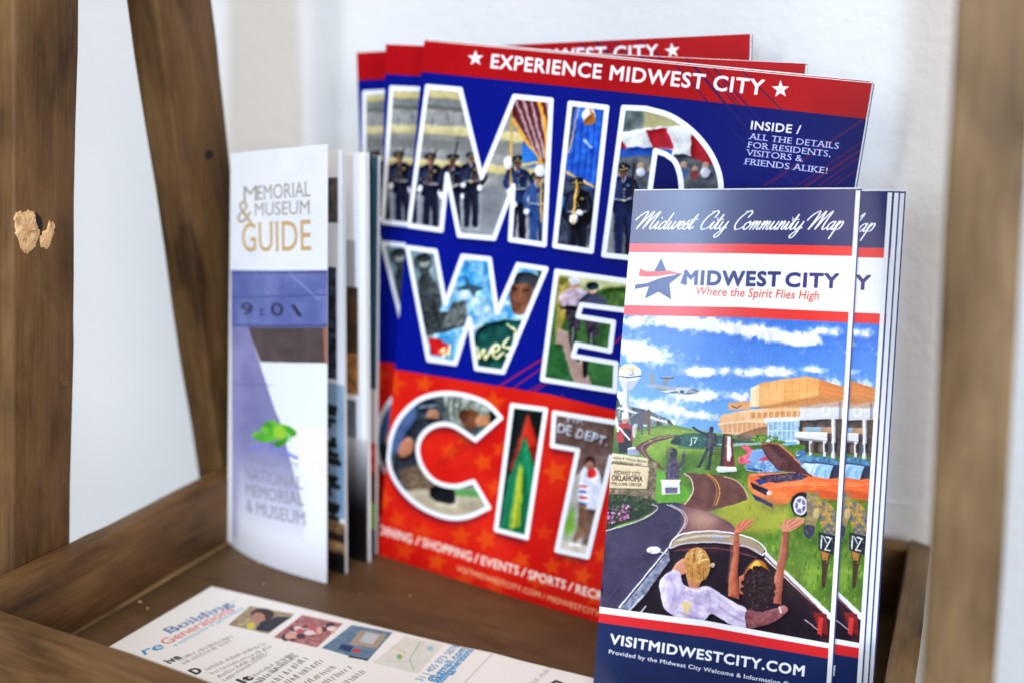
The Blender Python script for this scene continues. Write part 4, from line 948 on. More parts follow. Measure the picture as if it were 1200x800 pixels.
    q.O(626, 345, 60, 82, (40, 26, 34), col2=(58, 38, 44), cell=8, seed=108); q.P([(570, 300), (590, 262), (620, 238), (650, 250), (668, 285), (640, 272), (600, 282)], (196, 110, 40), sm=True, soft=3); q.P([(596, 268), (622, 242), (640, 268), (614, 272)], (246, 196, 80), sm=True, soft=2); q.P([(555, 300), (575, 290), (570, 370), (556, 360)], (196, 110, 80))
    for k in range(40): a = r.uniform(0, 6.28); q.O(626 + 58 * math.cos(a), 348 + 80 * math.sin(a), 7, 8, (40, 26, 34))
    q.O(760, 260, 90, 120, (200, 190, 120), .13, soft=30)
    rr = random.Random(12)
    for k in range(90):      # fair hair, strand by strand
        a = rr.uniform(-2.6, -.5); t0 = rr.uniform(.1, .6); t1 = t0 + rr.uniform(.25, .5); c = (400, 262)
        f = lambda t, w: (c[0] + 48 * t * math.cos(a + w), c[1] + 64 * t * math.sin(a + w))
        q.S([f(t0, 0), f((t0 + t1) / 2, .12), f(min(t1, 1), .3)], rr.uniform(1.5, 3.5), rr.choice([(240, 200, 120), (150, 92, 42), (216, 160, 84), (250, 220, 160), (120, 72, 36)]), .7)
    for k in range(45): q.S([(365 + k * 1.6, 262 + rr.uniform(-4, 30)), (363 + k * 1.65, 300 + rr.uniform(-14, 16))], 2, rr.choice([(170, 112, 56), (130, 80, 40), (206, 150, 80)]), .7)
    for k in range(160):     # dark curls
        a = rr.uniform(0, 6.28); t = rr.uniform(.1, 1.02); x = 626 + 58 * t * math.cos(a); y = 348 + 80 * t * math.sin(a)
        q.O(x, y, rr.uniform(2, 5), rr.uniform(2, 5), rr.choice([(30, 18, 26), (70, 46, 46), (48, 30, 36), (96, 64, 56), (24, 14, 22)]), .75)
    for pts, w, c, al in (([(300, 300), (318, 350), (310, 410)], 7, (150, 136, 180), .5), ([(345, 350), (372, 370), (400, 372)], 4, (160, 146, 190), .7), ([(440, 350), (450, 400), (440, 430)], 6, (150, 134, 178), .55),
                          ([(470, 372), (520, 410), (560, 440)], 5, (168, 150, 196), .6), ([(478, 410), (520, 440), (575, 470)], 8, (138, 120, 168), .55), ([(290, 330), (280, 370), (292, 410)], 6, (250, 244, 252), .8),
                          ([(360, 345), (400, 352), (440, 346)], 4, (252, 248, 252), .9), ([(500, 380), (545, 408), (580, 430)], 5, (248, 240, 252), .8), ([(330, 430), (380, 452), (420, 458)], 9, (132, 112, 160), .5)):
        q.S(pts, w, c, al, sm=True, soft=3)
    for pts, w, c in (([(552, 140), (554, 220), (546, 300), (552, 380)], 8, (130, 60, 50)), ([(530, 150), (526, 230), (516, 320)], 5, (240, 160, 120)), ([(738, 140), (732, 220), (718, 290), (706, 390)], 8, (120, 56, 52)), ([(716, 150), (706, 230), (690, 320)], 5, (232, 156, 128))):
        q.S(pts, w, c, .55, sm=True, soft=3)
    for x0, y0, x1, y1 in ((548, 122, 566, 94), (556, 124, 588, 90), (562, 128, 604, 98), (566, 132, 600, 116), (712, 112, 706, 102), (726, 108, 730, 86), (738, 108, 762, 84), (746, 116, 788, 88), (750, 124, 792, 104)):
        q.S([(x0, y0), (x1, y1)], 3, (150, 76, 60), .6)
    q.S([(330, 166), (420, 150), (520, 152)], 5, (255, 250, 236), .7, sm=True, soft=2); q.O(430, 92, 60, 34, (255, 214, 170), .28, soft=18)
    for k in range(26): q.S([(70 + k * 9, 400 - k * 12 + rr.uniform(-20, 20)), (110 + k * 9, 350 - k * 11 + rr.uniform(-20, 20))], rr.uniform(1, 3), rr.choice([(100, 90, 124), (44, 38, 62)]), .35)
    soften(q, 1, .05, .9, .26, .09)
    # put the picture on the cover
    p.z(*Z5)
    pic = p.edges([(60, 499), (130, 503), (560, 511), (952, 530), (1150, 545)] + [(1150, 1765), (880, 1715), (560, 1662), (35, 1582), (0, 1578)])
    p.ink(p.fillmask(pic), q.a)
    # lower bands
    p.z(*Z7)
    p.P([(-20, 402), (35, 410), (440, 464), (883, 545), (1150, 598), (1150, 622), (880, 566), (440, 486), (33, 434), (-20, 428)], (236, 236, 240))
    p.P([(-20, 428), (33, 434), (440, 486), (880, 564), (1150, 615), (1150, 655), (874, 601), (440, 525), (30, 468), (-20, 462)], (214, 38, 44))
    p.P([(-20, 462), (30, 468), (440, 525), (874, 601), (1150, 655), (1150, 1100), (-20, 1000)], (24, 42, 92), col2=(20, 36, 82), cell=200, seed=109)
    p.T('VISITMIDWESTCITY.COM', (78, 547), (795, 668), 35, (240, 242, 248), bold=.035)
    p.T('Provided by the Midwest City Welcome & Information Center', (74, 584), (802, 716), 14.5, (236, 238, 246), bold=.025)
    return p.image('community_map_print')

# ================================================================== print: memorial guide
def paint_guide(scale=7.0):
    p = Print(S_GUIDE, 70, 222, scale, (230, 232, 238))
    Z8 = (250, 150, 2.58); Z9 = (250, 420, 2.857)
    p.z(*Z8)
    p.P([(30, 30), (370, 20), (370, 440), (40, 440)], (230, 231, 235), col2=(220, 224, 233), cell=120, seed=120)
    p.P([(30, 430), (370, 430), (370, 606), (30, 610)], (86, 98, 160), col2=(112, 120, 178), cell=70, seed=121)
    p.S([(40, 438), (350, 437)], 4, (60, 66, 120), .8); p.S([(40, 512), (350, 504)], 3, (60, 66, 120), .8); p.S([(140, 440), (180, 506)], 2, (80, 86, 140), .8); p.S([(230, 440), (320, 520)], 3, (150, 160, 220), .7); p.S([(60, 596), (350, 596)], 4, (50, 56, 110), .8)
    dk = (44, 46, 78)
    p.T('9', (84, 564), (120, 566), 34, dk, bold=.015); p.T(':', (140, 566), (152, 566), 26, dk, bold=.02); p.T('0', (174, 566), (212, 568), 36, dk, bold=.015); p.T('1', (256, 570), (270, 571), 34, dk, bold=.01, shear=-.9)
    p.P([(104, 602), (360, 602), (360, 712), (142, 706)], (84, 72, 74), col2=(70, 60, 62), cell=40, seed=122)
    p.P([(30, 602), (106, 602), (190, 860), (260, 1000), (280, 1300), (30, 1300)], (118, 118, 168), col2=(136, 136, 180), cell=80, seed=123)
    p.P([(142, 706), (360, 710), (360, 1400), (320, 1300), (200, 880)], (226, 232, 244))
    p.P([(332, 604), (350, 604), (348, 712), (336, 712)], (176, 110, 84), .8)
    p.z(*Z9)
    p.P([(248, 228), (400, 228), (400, 560), (360, 545)], (236, 230, 226), soft=4)
    H, W = p.H, p.W
    # the lower half fades to white
    c = p.t([(200, 290)])[0][1]; e = p.t([(200, 590)])[0][1]
    t = np.clip((c - np.arange(H)) / (c - e), 0, 1)[:, None, None].astype(np.float32)
    p.a[:] = p.a * (1 - t) + np.array([.90, .91, .95], np.float32) * t
    p.P([(45, -40), (100, -40), (88, 300), (80, 600), (45, 600)], (150, 146, 200), .5, soft=10)
    p.S([(60, 80), (195, 88)], 3, (84, 80, 130), .6)
    gr = (52, 150, 34)
    for k in range(70):
        a = (k * 2.4) % 6.283; t_ = ((k * 37) % 70) / 70
        p.O(205 + 62 * math.sqrt(t_) * math.cos(a), 246 + 36 * math.sqrt(t_) * math.sin(a) + 6 * t_, 13, 11, ((52, 150, 34), (90, 190, 40), (40, 120, 36), (130, 205, 60))[k % 4], .8)
    for x, y, rx, ry in ((160, 255, 22, 16), (200, 232, 30, 26), (238, 256, 28, 24)):
        p.O(x, y, rx, ry, gr, .45, col2=(104, 196, 44), cell=8, seed=124, soft=4)
    p.O(222, 245, 22, 26, (190, 214, 60), .6, soft=5); p.S([(192, 300), (196, 280)], 5, (90, 80, 70))
    p.S([(122, 298), (180, 292), (230, 308), (280, 332)], 9, (120, 126, 206), sm=True)
    tg = (142, 140, 152)
    p.T('OKLAHOMA CITY', (112, 340), (285, 372), 22, tg, serif=.05); p.T('NATIONAL', (108, 398), (300, 438), 40, tg, serif=.05, bold=.008)
    p.T('MEMORIAL', (110, 455), (305, 492), 40, tg, serif=.05, bold=.008); p.T('& MUSEUM', (112, 508), (308, 556), 40, tg, serif=.05, bold=.008)
    p.z(*Z8)
    g1 = (150, 142, 132); g2 = (196, 160, 108)
    p.T('M', (92, 222), (132, 220), 44, g1, serif=.04); p.T('EMORIAL', (134, 218), (294, 207), 42, g1, serif=.04, bold=-.004)
    p.T('&', (72, 288), (118, 286), 66, (176, 160, 136), serif=0); p.T('MUSEUM', (126, 266), (291, 260), 38, g1, serif=.04, bold=-.004)
    p.T('GUIDE', (88, 374), (296, 370), 84, g2, serif=.035, bold=.004)
    return p.image('memorial_guide_print')

def paint_inner(kind, name, sh, wmm, scale=4.0):
    """covers of the brochures that stand behind the guide; only their right margins show"""
    p = Print(sh, wmm, 222, scale, (232, 234, 238))
    def R(x0, y0, x1, y1, col, **k):     # fractions of the page, y from the top
        S_ = np.array([p.W, p.H]); q = np.array([(x0, 1 - y0), (x1, 1 - y0), (x1, 1 - y1), (x0, 1 - y1)]) * S_
        mk = p.fillmask(np.hstack([q, np.roll(q, -1, 0)])); p.ink(p.soft(mk, k.pop('soft', 0)), col, k.pop('al', 1.), **k)
    if kind == 0:
        R(.0, .06, .95, .16, (66, 60, 62), col2=(110, 100, 92), cell=14, seed=130); R(0, .19, .80, .24, (150, 152, 158))
        R(0, .26, .93, .52, (18, 20, 28), col2=(80, 92, 120), cell=12, seed=131)
        R(0, .53, 1.0, .86, (112, 146, 176), col2=(150, 176, 200), cell=60, seed=132)
        r = random.Random(4)
        for k in range(70):
            y = r.uniform(.58, .86); R(max(0, .72 + r.uniform(-.2, .16)), y, .75 + r.uniform(0, .22), y + .012, (20, 26, 26), soft=1)
        R(0, .87, 1.0, .96, (176, 140, 96), col2=(60, 44, 34), cell=20, seed=133); R(0, .90, 1, .92, (40, 32, 30)); R(0, .95, 1, 1, (16, 16, 18))
    elif kind == 1:
        R(0, .20, .90, .32, (176, 178, 184)); R(0, .31, .92, .57, (84, 56, 34), col2=(52, 38, 26), cell=20, seed=134); R(0, .47, .92, .57, (176, 120, 60), col2=(110, 76, 44), cell=12, seed=135)
        R(0, .585, .9, .72, (86, 92, 104), col2=(120, 126, 136), cell=24, seed=136)
        for k in range(24): R(0, .68 + k * .013, 1, .70 + k * .013 + .02, lerp((190, 192, 196), (8, 8, 12), min(1, k / 14)), soft=3)
        R(0, .96, 1, 1, (14, 14, 18))
    else:
        R(0, 0, 1, .58, (52, 84, 102), col2=(44, 72, 90), cell=30, seed=137); R(0, .56, 1, .70, (206, 200, 198))
        R(0, .70, 1, .80, (196, 36, 34), col2=(230, 120, 110), cell=10, seed=138); R(0, .78, 1, .90, (64, 60, 34), col2=(150, 60, 36), cell=10, seed=139); R(0, .86, 1, .93, (120, 184, 36)); R(0, .93, 1, 1, (20, 20, 22))
    return p.image(name)

# ================================================================== print: leaflet lying on the tray
def paint_leaf(scale=5.0):
    p = Print(S_LEAF, 215.6, 105, scale, (250, 250, 250))
    # text runs away from the front rail: baseline direction = from the left edge's near end to its far end
    k = 1200 / 580
    A = lambda x, y: (120 + x / k, 660 + y / k)
    cy = (40, 150, 210); navy = (36, 66, 140); rd = (226, 80, 84)
    p.T('re', A(103, 221), A(150, 204), 8.5, cy, bold=.01, shear=.2)
    p.T('Building', A(165, 168), A(318, 100), 6.6, (60, 96, 165), bold=.0); p.T('Generations', A(158, 196), A(322, 113), 7.0, rd, bold=.0)
    for i in range(9): p.S([A(165 + i * 18, 170 - i * 7.8), A(176 + i * 18, 152 - i * 7.8)], .9, (cy, navy, (120, 190, 220))[i % 3], .8)
    p.T('a community of generations', A(178, 200), A(345, 108), 3.6, (110, 180, 220))
    # four photographs along the far edge
    def quad_(pts, c, c2, seed, cell=10): p.P([A(*q) for q in pts], c, col2=c2, cell=cell, seed=seed)
    quad_([(358, 102), (465, 122), (402, 170), (305, 148)], (150, 132, 110), (206, 190, 150), 140)
    p.O(*A(388, 122), 14, 7, (60, 40, 34)); p.O(*A(378, 130), 8, 6, (190, 140, 120)); p.P([A(385, 140), A(425, 128), A(460, 128), A(405, 165), A(370, 160)], (44, 46, 60)); p.O(*A(360, 150), 5, 4, (220, 210, 80))
    quad_([(485, 124), (583, 145), (520, 203), (415, 178)], (150, 80, 90), (206, 150, 140), 141, 6)
    for kx in range(26):
        r = random.Random(kx); x = r.uniform(430, 565); y = 178 - (x - 420) * .25 + r.uniform(-12, 14)
        if y < 130 + (x - 485) * .1: y += 25
        p.O(*A(x, y), r.uniform(3, 6), r.uniform(2.5, 4.5), r.choice([(96, 40, 50), (226, 180, 160), (60, 40, 60), (206, 90, 110), (236, 226, 226)]))
    quad_([(605, 148), (704, 166), (642, 236), (532, 204)], (86, 120, 150), (120, 150, 176), 142)
    p.P([A(625, 160), A(690, 172), A(665, 205), A(598, 195)], (176, 160, 140)); p.P([A(640, 165), A(672, 172), A(655, 195), A(622, 188)], (196, 204, 214)); p.P([A(580, 195), A(610, 200), A(600, 214), A(572, 206)], (40, 60, 110)); p.P([A(612, 205), A(628, 208), A(620, 216), A(604, 212)], (206, 60, 60)); p.S([A(600, 225), A(640, 232)], 3, (50, 40, 40))
    quad_([(735, 175), (828, 196), (765, 266), (655, 240)], (222, 226, 220), (236, 236, 230), 143)
    p.S([A(700, 200), A(735, 215), A(720, 235)], 1, (236, 190, 90)); p.S([A(770, 190), A(745, 232), A(755, 258)], 1.2, (150, 200, 150)); p.S([A(690, 236), A(800, 236)], 1, (200, 206, 210)); p.O(*A(720, 225), 3, 3, (120, 190, 120)); p.O(*A(795, 205), 4, 3, (170, 206, 226))
    # body print: lines parallel to the near-far edge
    for i, (x0, y0, x1, y1) in enumerate([(190, 235, 320, 176), (200, 243, 318, 186), (255, 258, 395, 196), (268, 268, 412, 202), (285, 276, 402, 214), (300, 284, 400, 222), (350, 285, 470, 216), (380, 290, 476, 224)]):
        p.scribble(A(x0, y0), A(x1, y1), 2.8, (60, 60, 66), seed=i)
    for i, (x0, y0, x1, y1) in enumerate([(380, 292, 470, 222), (410, 298, 500, 230), (430, 305, 540, 236), (470, 310, 570, 250), (500, 318, 605, 254), (540, 330, 640, 262)]):
        p.scribble(A(x0, y0), A(x1, y1), 4.2, (30, 30, 34), seed=30 + i, al=.9)
    p.T('ive', A(165, 242), A(192, 228), 6, (30, 30, 34), bold=.03); p.T('D', A(228, 268), A(244, 260), 7, (30, 30, 34), bold=.04); p.T('It', A(345, 290), A(366, 278), 7, (30, 30, 34), bold=.04)
    p.T('31 | 405 873 5878', A(775, 285), A(866, 200), 4.6, (80, 150, 200), bold=.01)
    p.T('@gmail.com', A(806, 286), A(884, 206), 5.2, (30, 140, 205), bold=.03); p.T('ndinggenerations', A(822, 290), A(900, 209), 5.0, (30, 140, 205), bold=.03)
    p.P([A(952, 208), A(956, 209), A(860, 310), A(855, 310)], (206, 206, 206), .8)
    p.S([A(1080, 296), A(1100, 284), A(1115, 290)], 3.5, (40, 40, 44)); p.scribble(A(1040, 300), A(1090, 255), 3, (120, 120, 124), seed=77)
    p.z()
    return p.image('leaflet_print')

import time as _t
_t0 = _t.time()
IMG_MAG = paint_mag(); IMG_MAP = paint_map(); IMG_GUIDE = paint_guide(); IMG_LEAF = paint_leaf()
print('PRINT TIME', _t.time() - _t0)

# ================================================================== the place: wall and ladder shelf
def hitx(x, y, X):
    """point of the plane x = X (mm) seen at a measured point"""
    v = FV + RV * (x - 600) / FPX - UV_ * (y - 400) / FPX
    t = (X * MM - CAM[0]) / v[0]
    return (CAM + v * t) / MM

mt, nt, b = mat_new('painted_plaster')
b.inputs['Base Color'].default_value = (0.70, 0.705, 0.715, 1); b.inputs['Roughness'].default_value = 0.6
tc = nd(nt, 'ShaderNodeTexCoord')
n1 = nd(nt, 'ShaderNodeTexNoise', **{'Scale': 120.0, 'Detail': 4.0, 'Roughness': 0.55})
n2 = nd(nt, 'ShaderNodeTexNoise', **{'Scale': 6.0, 'Detail': 3.0})
nt.links.new(tc.outputs['Object'], n1.inputs['Vector']); nt.links.new(tc.outputs['Object'], n2.inputs['Vector'])
bp = nd(nt, 'ShaderNodeBump', **{'Strength': 0.45, 'Distance': 0.0016}); nt.links.new(n1.outputs[0], bp.inputs['Height'])
nt.links.new(bp.outputs[0], b.inputs['Normal'])
cr = nd(nt, 'ShaderNodeValToRGB'); cr.color_ramp.elements[0].color = (.72, .728, .74, 1); cr.color_ramp.elements[1].color = (.79, .793, .80, 1)
nt.links.new(n2.outputs[0], cr.inputs[0]); nt.links.new(cr.outputs[0], b.inputs['Base Color'])
M_WALL = mt

WALL_Y = 292
def wall():
    # a gently uneven plastered wall with thickness
    nx, nz = 60, 48; V = []; F = []
    for j in range(nz + 1):
        for i in range(nx + 1):
            x = -1700 + 3400 * i / nx; z = -900 + 2600 * j / nz
            V.append((x * MM, (WALL_Y + .8 * math.sin(x * .013 + z * .004) * math.sin(z * .011)) * MM, z * MM))
    for j in range(nz):
        for i in range(nx):
            a = j * (nx + 1) + i; F.append((a, a + 1, a + nx + 2, a + nx + 1))
    k = len(V)
    V += [(-1.7, .40, -.9), (1.7, .40, -.9), (1.7, .40, 1.7), (-1.7, .40, 1.7)]
    F.append((k + 1, k, k + 3, k + 2))
    c0, c1, c2, c3 = 0, nx, (nz + 1) * (nx + 1) - 1, nz * (nx + 1)
    F += [tuple(range(nx, -1, -1)) + (k, k + 1), tuple(range(c3, c2 + 1)) + (k + 2, k + 3),
          tuple(j * (nx + 1) for j in range(nz + 1)) + (k + 3, k), tuple((nz - j) * (nx + 1) + nx for j in range(nz + 1)) + (k + 1, k + 2)]
    o = mesh_obj('wall', V, F, [M_WALL], smooth=False)
    me = o.data; me.polygons.foreach_set('use_smooth', [i < nx * nz for i in range(len(me.polygons))])
    tag(o, kind='structure')
    # scratch of bare plaster beside the tray
    V = []; F = []; n = 12
    for i in range(n + 1):
        t = i / n; x = 331 + 16 * t; z = 55 + 1.6 * t + .25 * math.sin(i * 2.1); h = .55 * math.sin(math.pi * min(1, t * 1.02 + .02)) + .12
        V += [(x * MM, (WALL_Y - .8) * MM, (z - h) * MM), (x * MM, (WALL_Y - 1.5) * MM, z * MM), (x * MM, (WALL_Y - .8) * MM, (z + h) * MM)]
    for i in range(n): a = 3 * i; F += [(a, a + 3, a + 4, a + 1), (a + 1, a + 4, a + 5, a + 2)]
    mesh_obj('scratch', V, F, [M_PLASTER_CHIP], o, smooth=True)
wall()

def beam(name, p0, p1, side, w, t, mat, parent, bev=1.3, seed=0, segs=22, jit=.22):
    """timber from p0 to p1 (mm); w across 'side', t across the third axis; local X runs along the grain"""
    p0, p1, side = (np.array(a, float) for a in (p0, p1, side))
    L = np.linalg.norm(p1 - p0); ax = (p1 - p0) / L
    ay = side - ax * (side @ ax); ay /= np.linalg.norm(ay); az = np.cross(ax, ay)
    r = np.random.default_rng(seed + 11)
    c = bev; prof = []
    for sy, sz in ((1, 1), (-1, 1), (-1, -1), (1, -1)):
        cy_, cz_ = sy * (w / 2 - c), sz * (t / 2 - c)
        for k in range(4):
            a0 = {(1, 1): 0, (-1, 1): 90, (-1, -1): 180, (1, -1): 270}[(sy, sz)] + k * 30
            prof.append((cy_ + c * math.cos(math.radians(a0)), cz_ + c * math.sin(math.radians(a0))))
    m = len(prof); V = []; F = []
    ph = r.uniform(0, 6.28, (m,))
    for i in range(segs + 1):
        x = L * i / segs
        for j, (y, z) in enumerate(prof):
            k = 1 + jit / 10 * math.sin(x * .045 + ph[(j // 4) * 4]) + jit / 30 * r.normal()
            V.append((x * MM, y * k * MM, z * k * MM))
    for i in range(segs):
        for j in range(m):
            a, b_ = i * m + j, i * m + (j + 1) % m
            F.append((a, b_, b_ + m, a + m))
    F.append(tuple(range(m - 1, -1, -1))); F.append(tuple(segs * m + j for j in range(m)))
    o = mesh_obj(name, V, F, [mat], parent, smooth=True)
    me = o.data; me.polygons.foreach_set('use_smooth', [i < segs * m for i in range(len(me.polygons))])
    mw = Matrix.Identity(4)
    for i in range(3):
        mw[i][0], mw[i][1], mw[i][2], mw[i][3] = ax[i], ay[i], az[i], p0[i] * MM
    if parent: mw = Matrix.Translation(-Vector(parent.location)) @ mw
    o.matrix_local = mw
    return o

TW, TD, TH = 351.4, 271.7, 39.3
shelf = tag(empty('ladder_shelf', (0, 0, 0)), 'brown stained wooden ladder shelf with a rimmed tray holding the brochures', 'shelf')
fl = beam('tray_floor', (-2, TD / 2, -3), (TW + 2, TD / 2, -3), (0, 1, 0), TD + 4, 6, M_FLOOR, shelf, bev=.3, jit=0)
RT = 11.5
beam('side_rail', (-RT / 2, -RT, TH / 2 - 3), (-RT / 2, TD + RT, TH / 2 - 3), (0, 0, 1), TH + 6, RT, M_WOOD, shelf, seed=1)
beam('side_rail', (TW + RT / 2, -RT, TH / 2 - 3), (TW + RT / 2, TD + RT, TH / 2 - 3), (0, 0, 1), TH + 6, RT, M_WOOD_L, shelf, seed=2)
beam('front_rail', (.2, -RT / 2, TH / 2 - 3.3), (TW - .2, -RT / 2, TH / 2 - 3.3), (0, 0, 1), TH + 5.6, RT, M_WOOD, shelf, seed=3)
beam('back_rail', (.2, TD + RT / 2, TH / 2 - 3.4), (TW - .2, TD + RT / 2, TH / 2 - 3.4), (0, 0, 1), TH + 5.4, RT, M_WOOD, shelf, seed=4)
# small filler strip where the panel meets the left rail
def at_z(p, q, z): p, q = np.array(p, float), np.array(q, float); return p + (q - p) * (z - p[2]) / (q[2] - p[2])
a, b_ = (-21.8, 43.8, 36), (-21.8, 60.6, 284)
legA = beam('leg', at_z(a, b_, -160), at_z(a, b_, 560), (0, 1, 0), 34, 19, M_WOOD, shelf, seed=5, bev=1.6)
a, b_ = (-21.8, 193, 36), (-21.8, 146, 288)
legB = beam('leg', at_z(a, b_, -160), at_z(a, b_, 560), (0, 1, 0), 40, 19, M_WOOD, shelf, seed=6, bev=1.6)
a, b_ = (371.8, 50, 100), (349.8, 61, 290)
legC = beam('leg', at_z(a, b_, -160), at_z(a, b_, 560), (1, 0, 0), 20.5, 34, M_WOOD_L, shelf, seed=7, bev=1.6)
a, b_ = (378.5, 190, 36), (352, 152, 288)
legD = beam('leg', at_z(a, b_, -160), at_z(a, b_, 560), (1, 0, 0), 19, 38, M_WOOD_L, shelf, seed=8, bev=1.6)

beam('filler_bead', (1.1, .5, .35), (1.1, TD - .5, .35), (1, 0, 0), 2.4, 1.1, M_WOOD_L, shelf, bev=.4, seed=12, jit=.9)
# the splintered patch of bare wood on the front left leg, and the knots
mt, nt, b = mat_new('bare_wood')
tc = nd(nt, 'ShaderNodeTexCoord'); n1 = nd(nt, 'ShaderNodeTexNoise', **{'Scale': 260.0, 'Detail': 4.0})
cr = nd(nt, 'ShaderNodeValToRGB'); cr.color_ramp.elements[0].color = (.50, .26, .10, 1); cr.color_ramp.elements[1].color = (.88, .58, .30, 1)
cr.color_ramp.elements[0].position = .3; cr.color_ramp.elements[1].position = .6
nt.links.new(tc.outputs['Object'], n1.inputs['Vector']); nt.links.new(n1.outputs[0], cr.inputs[0]); nt.links.new(cr.outputs[0], b.inputs['Base Color'])
bp = nd(nt, 'ShaderNodeBump', **{'Strength': .8, 'Distance': .001}); nt.links.new(n1.outputs[0], bp.inputs['Height']); nt.links.new(bp.outputs[0], b.inputs['Normal'])
b.inputs['Roughness'].default_value = .8
M_RAW = mt
def patch(name, px, X, mat, leg, h=.5, seed=0, inner=.6):
    """irregular relief on the leg's face, outline given as measured points"""
    r = random.Random(seed)
    O = catmull(np.array([hitx(x, y, X) for x, y in px]), 6, True); c = O.mean(0)
    O = O + np.array([[0, r.uniform(-.5, .5), r.uniform(-.7, .7)] for _ in O])
    rings = [(1.0, -.35), (.93, h * .5), (inner, h), (.25, h * .75)]
    V = []; F = []; n = len(O)
    for k, z in rings:
        for p in O: V.append(c + (p - c) * k + np.array([z + (r.uniform(-.4, .3) * h if k < 1 else 0), 0, 0]))
    V.append(c + np.array([h * .8, 0, 0]))
    for j in range(len(rings) - 1):
        for i in range(n): F.append((j * n + i, j * n + (i + 1) % n, (j + 1) * n + (i + 1) % n, (j + 1) * n + i))
    for i in range(n): F.append(((len(rings) - 1) * n + i, (len(rings) - 1) * n + (i + 1) % n, len(V) - 1))
    inv = leg.matrix_basis.inverted()
    V = [inv @ Vector(np.array(v) * MM) for v in V]
    return mesh_obj(name, V, F, [mat], leg, smooth=False)
XF = -21.8 + 9.5 + .1
patch('bare_wood_patch', [(19, 249), (30, 247), (41, 248), (43, 262), (47, 274), (40, 292), (31, 297), (25, 294), (20, 280), (18, 262)], XF, M_RAW, legA, .6, 1)
patch('bare_wood_patch', [(49, 273), (55, 268), (58, 259), (64, 263), (62, 277), (57, 290), (50, 291), (46, 284)], XF, M_RAW, legA, .5, 2)
patch('splinter_gap', [(43, 249), (47, 254), (50, 264), (48, 275), (44, 270), (42, 259)], XF, M_KNOT, legA, .1, 3)
patch('knot', [(241, 178), (246, 176), (250, 181), (247, 187), (241, 186)], XF, M_KNOT, legB, .12, 4)
patch('knot', [(72, 438), (79, 436), (80, 450), (73, 452)], XF, M_WOOD, legA, .3, 5)

def speck(name, x, y, z, rx, ry, mat, parent, h=.5, seed=0):
    r = random.Random(seed); n = 9; V = [(x, y, z + h)]; F = []
    for k in range(n):
        a = 6.283 * k / n; q_ = r.uniform(.6, 1.2); V.append((x + rx * q_ * math.cos(a), y + ry * q_ * math.sin(a), z - .1))
    for k in range(n): F.append((0, 1 + k, 1 + (k + 1) % n))
    inv = parent.matrix_basis.inverted()
    return mesh_obj(name, [inv @ Vector(np.array(v) * MM) for v in V], F, [mat], parent)
for k, (x, y, rx, ry) in enumerate(((5.5, 86, 1.3, .9), (13, 83, .9, .8), (30, 150, .6, .5), (60, 170, .5, .7), (118, 160, .5, .5), (95, 148, .4, .6), (46, 132, .5, .4))):
    speck('wood_crumb', x, y, 0, rx, ry, M_RAW, fl, .5, k)
speck('nail_hole', 344, 264, .1, 1.3, 1.0, M_KNOT, fl, .1, 21)

# ================================================================== brochures and magazines
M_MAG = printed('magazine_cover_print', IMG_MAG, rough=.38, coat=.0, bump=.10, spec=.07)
M_MAP = printed('map_cover_print', IMG_MAP, rough=.27, coat=.0, bump=.05, spec=.5)
M_GUIDE = printed('guide_print', IMG_GUIDE, rough=.36, coat=.3)
M_LEAF = printed('leaflet_print', IMG_LEAF, rough=.5, coat=.1, bump=.05)
M_BACK = plain('back_cover_blue', (0.03, 0.04, 0.16), .4)
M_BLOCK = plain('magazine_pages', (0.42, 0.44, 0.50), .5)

def join_sheets(name, parts, parent):
    """several leaves too thin to pick apart, one mesh"""
    bm = bmesh.new(); mats = []
    for o in parts:
        for mt_ in o.data.materials:
            if mt_ not in mats: mats.append(mt_)
        k = len(bm.faces); bm.from_mesh(o.data); bm.faces.ensure_lookup_table()
        for f in list(bm.faces)[k:]: f.material_index = mats.index(o.data.materials[min(f.material_index, len(o.data.materials) - 1)])
        me = o.data; bpy.data.objects.remove(o); bpy.data.meshes.remove(me)
    me = bpy.data.meshes.new(name); bm.to_mesh(me); bm.free()
    for mt_ in mats: me.materials.append(mt_)
    o = bpy.data.objects.new(name, me); COL.objects.link(o); o.parent = parent
    return tag(o, kind='stuff')

def magazine(sh, label, group, seed, pages=7, pitch=.34):
    t = tag(empty('magazine', tuple(sh.bl)), label, 'magazine', group)
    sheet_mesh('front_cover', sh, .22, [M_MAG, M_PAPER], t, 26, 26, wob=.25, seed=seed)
    r = random.Random(seed); L = []
    for k in range(pages):
        d = .32 + pitch * k
        L.append(sheet_mesh('p', sh, .16, [M_PAPER, M_BLOCK if k % 2 else M_PAPER], t, 12, 12, off=d, wob=.25, seed=seed, u1=1 + r.uniform(-.004, .003), v1=1 + r.uniform(-.004, .002), u0=.004))
    join_sheets('pages', L, t)
    sheet_mesh('back_cover', sh, .22, [M_BACK, M_BACK], t, 14, 14, off=.34 + pitch * pages, wob=.25, seed=seed, u1=1.003, v1=1.0)
    return t
GM = 'visitor magazines standing at the back of the tray'
magazine(S_MAG, 'frontmost red and blue visitor magazine, its cover seen nearly whole beside the map', GM, 1)
magazine(S_MAG.shifted(-1.4, 3.9, .9), 'visitor magazine directly behind the frontmost one, only a sliver of its edges showing', GM, 2)
S_M2 = Sheet((60.4, 214, 275.9), (275.3, 211, 279.5), (69.6, 202.9, .3), (285.5, 199.8, .3), lambda u, v: 1.5 * np.sin(np.pi * u))
magazine(S_M2, 'visitor magazine fanned out left behind the front ones, a strip of its left side showing', GM, 3)
S_M3 = Sheet((29.5, 236, 270.5), (245, 232, 291.6), (58.0, 222, .3), (273.0, 218, 21.0), lambda u, v: 1.5 * np.sin(np.pi * u))
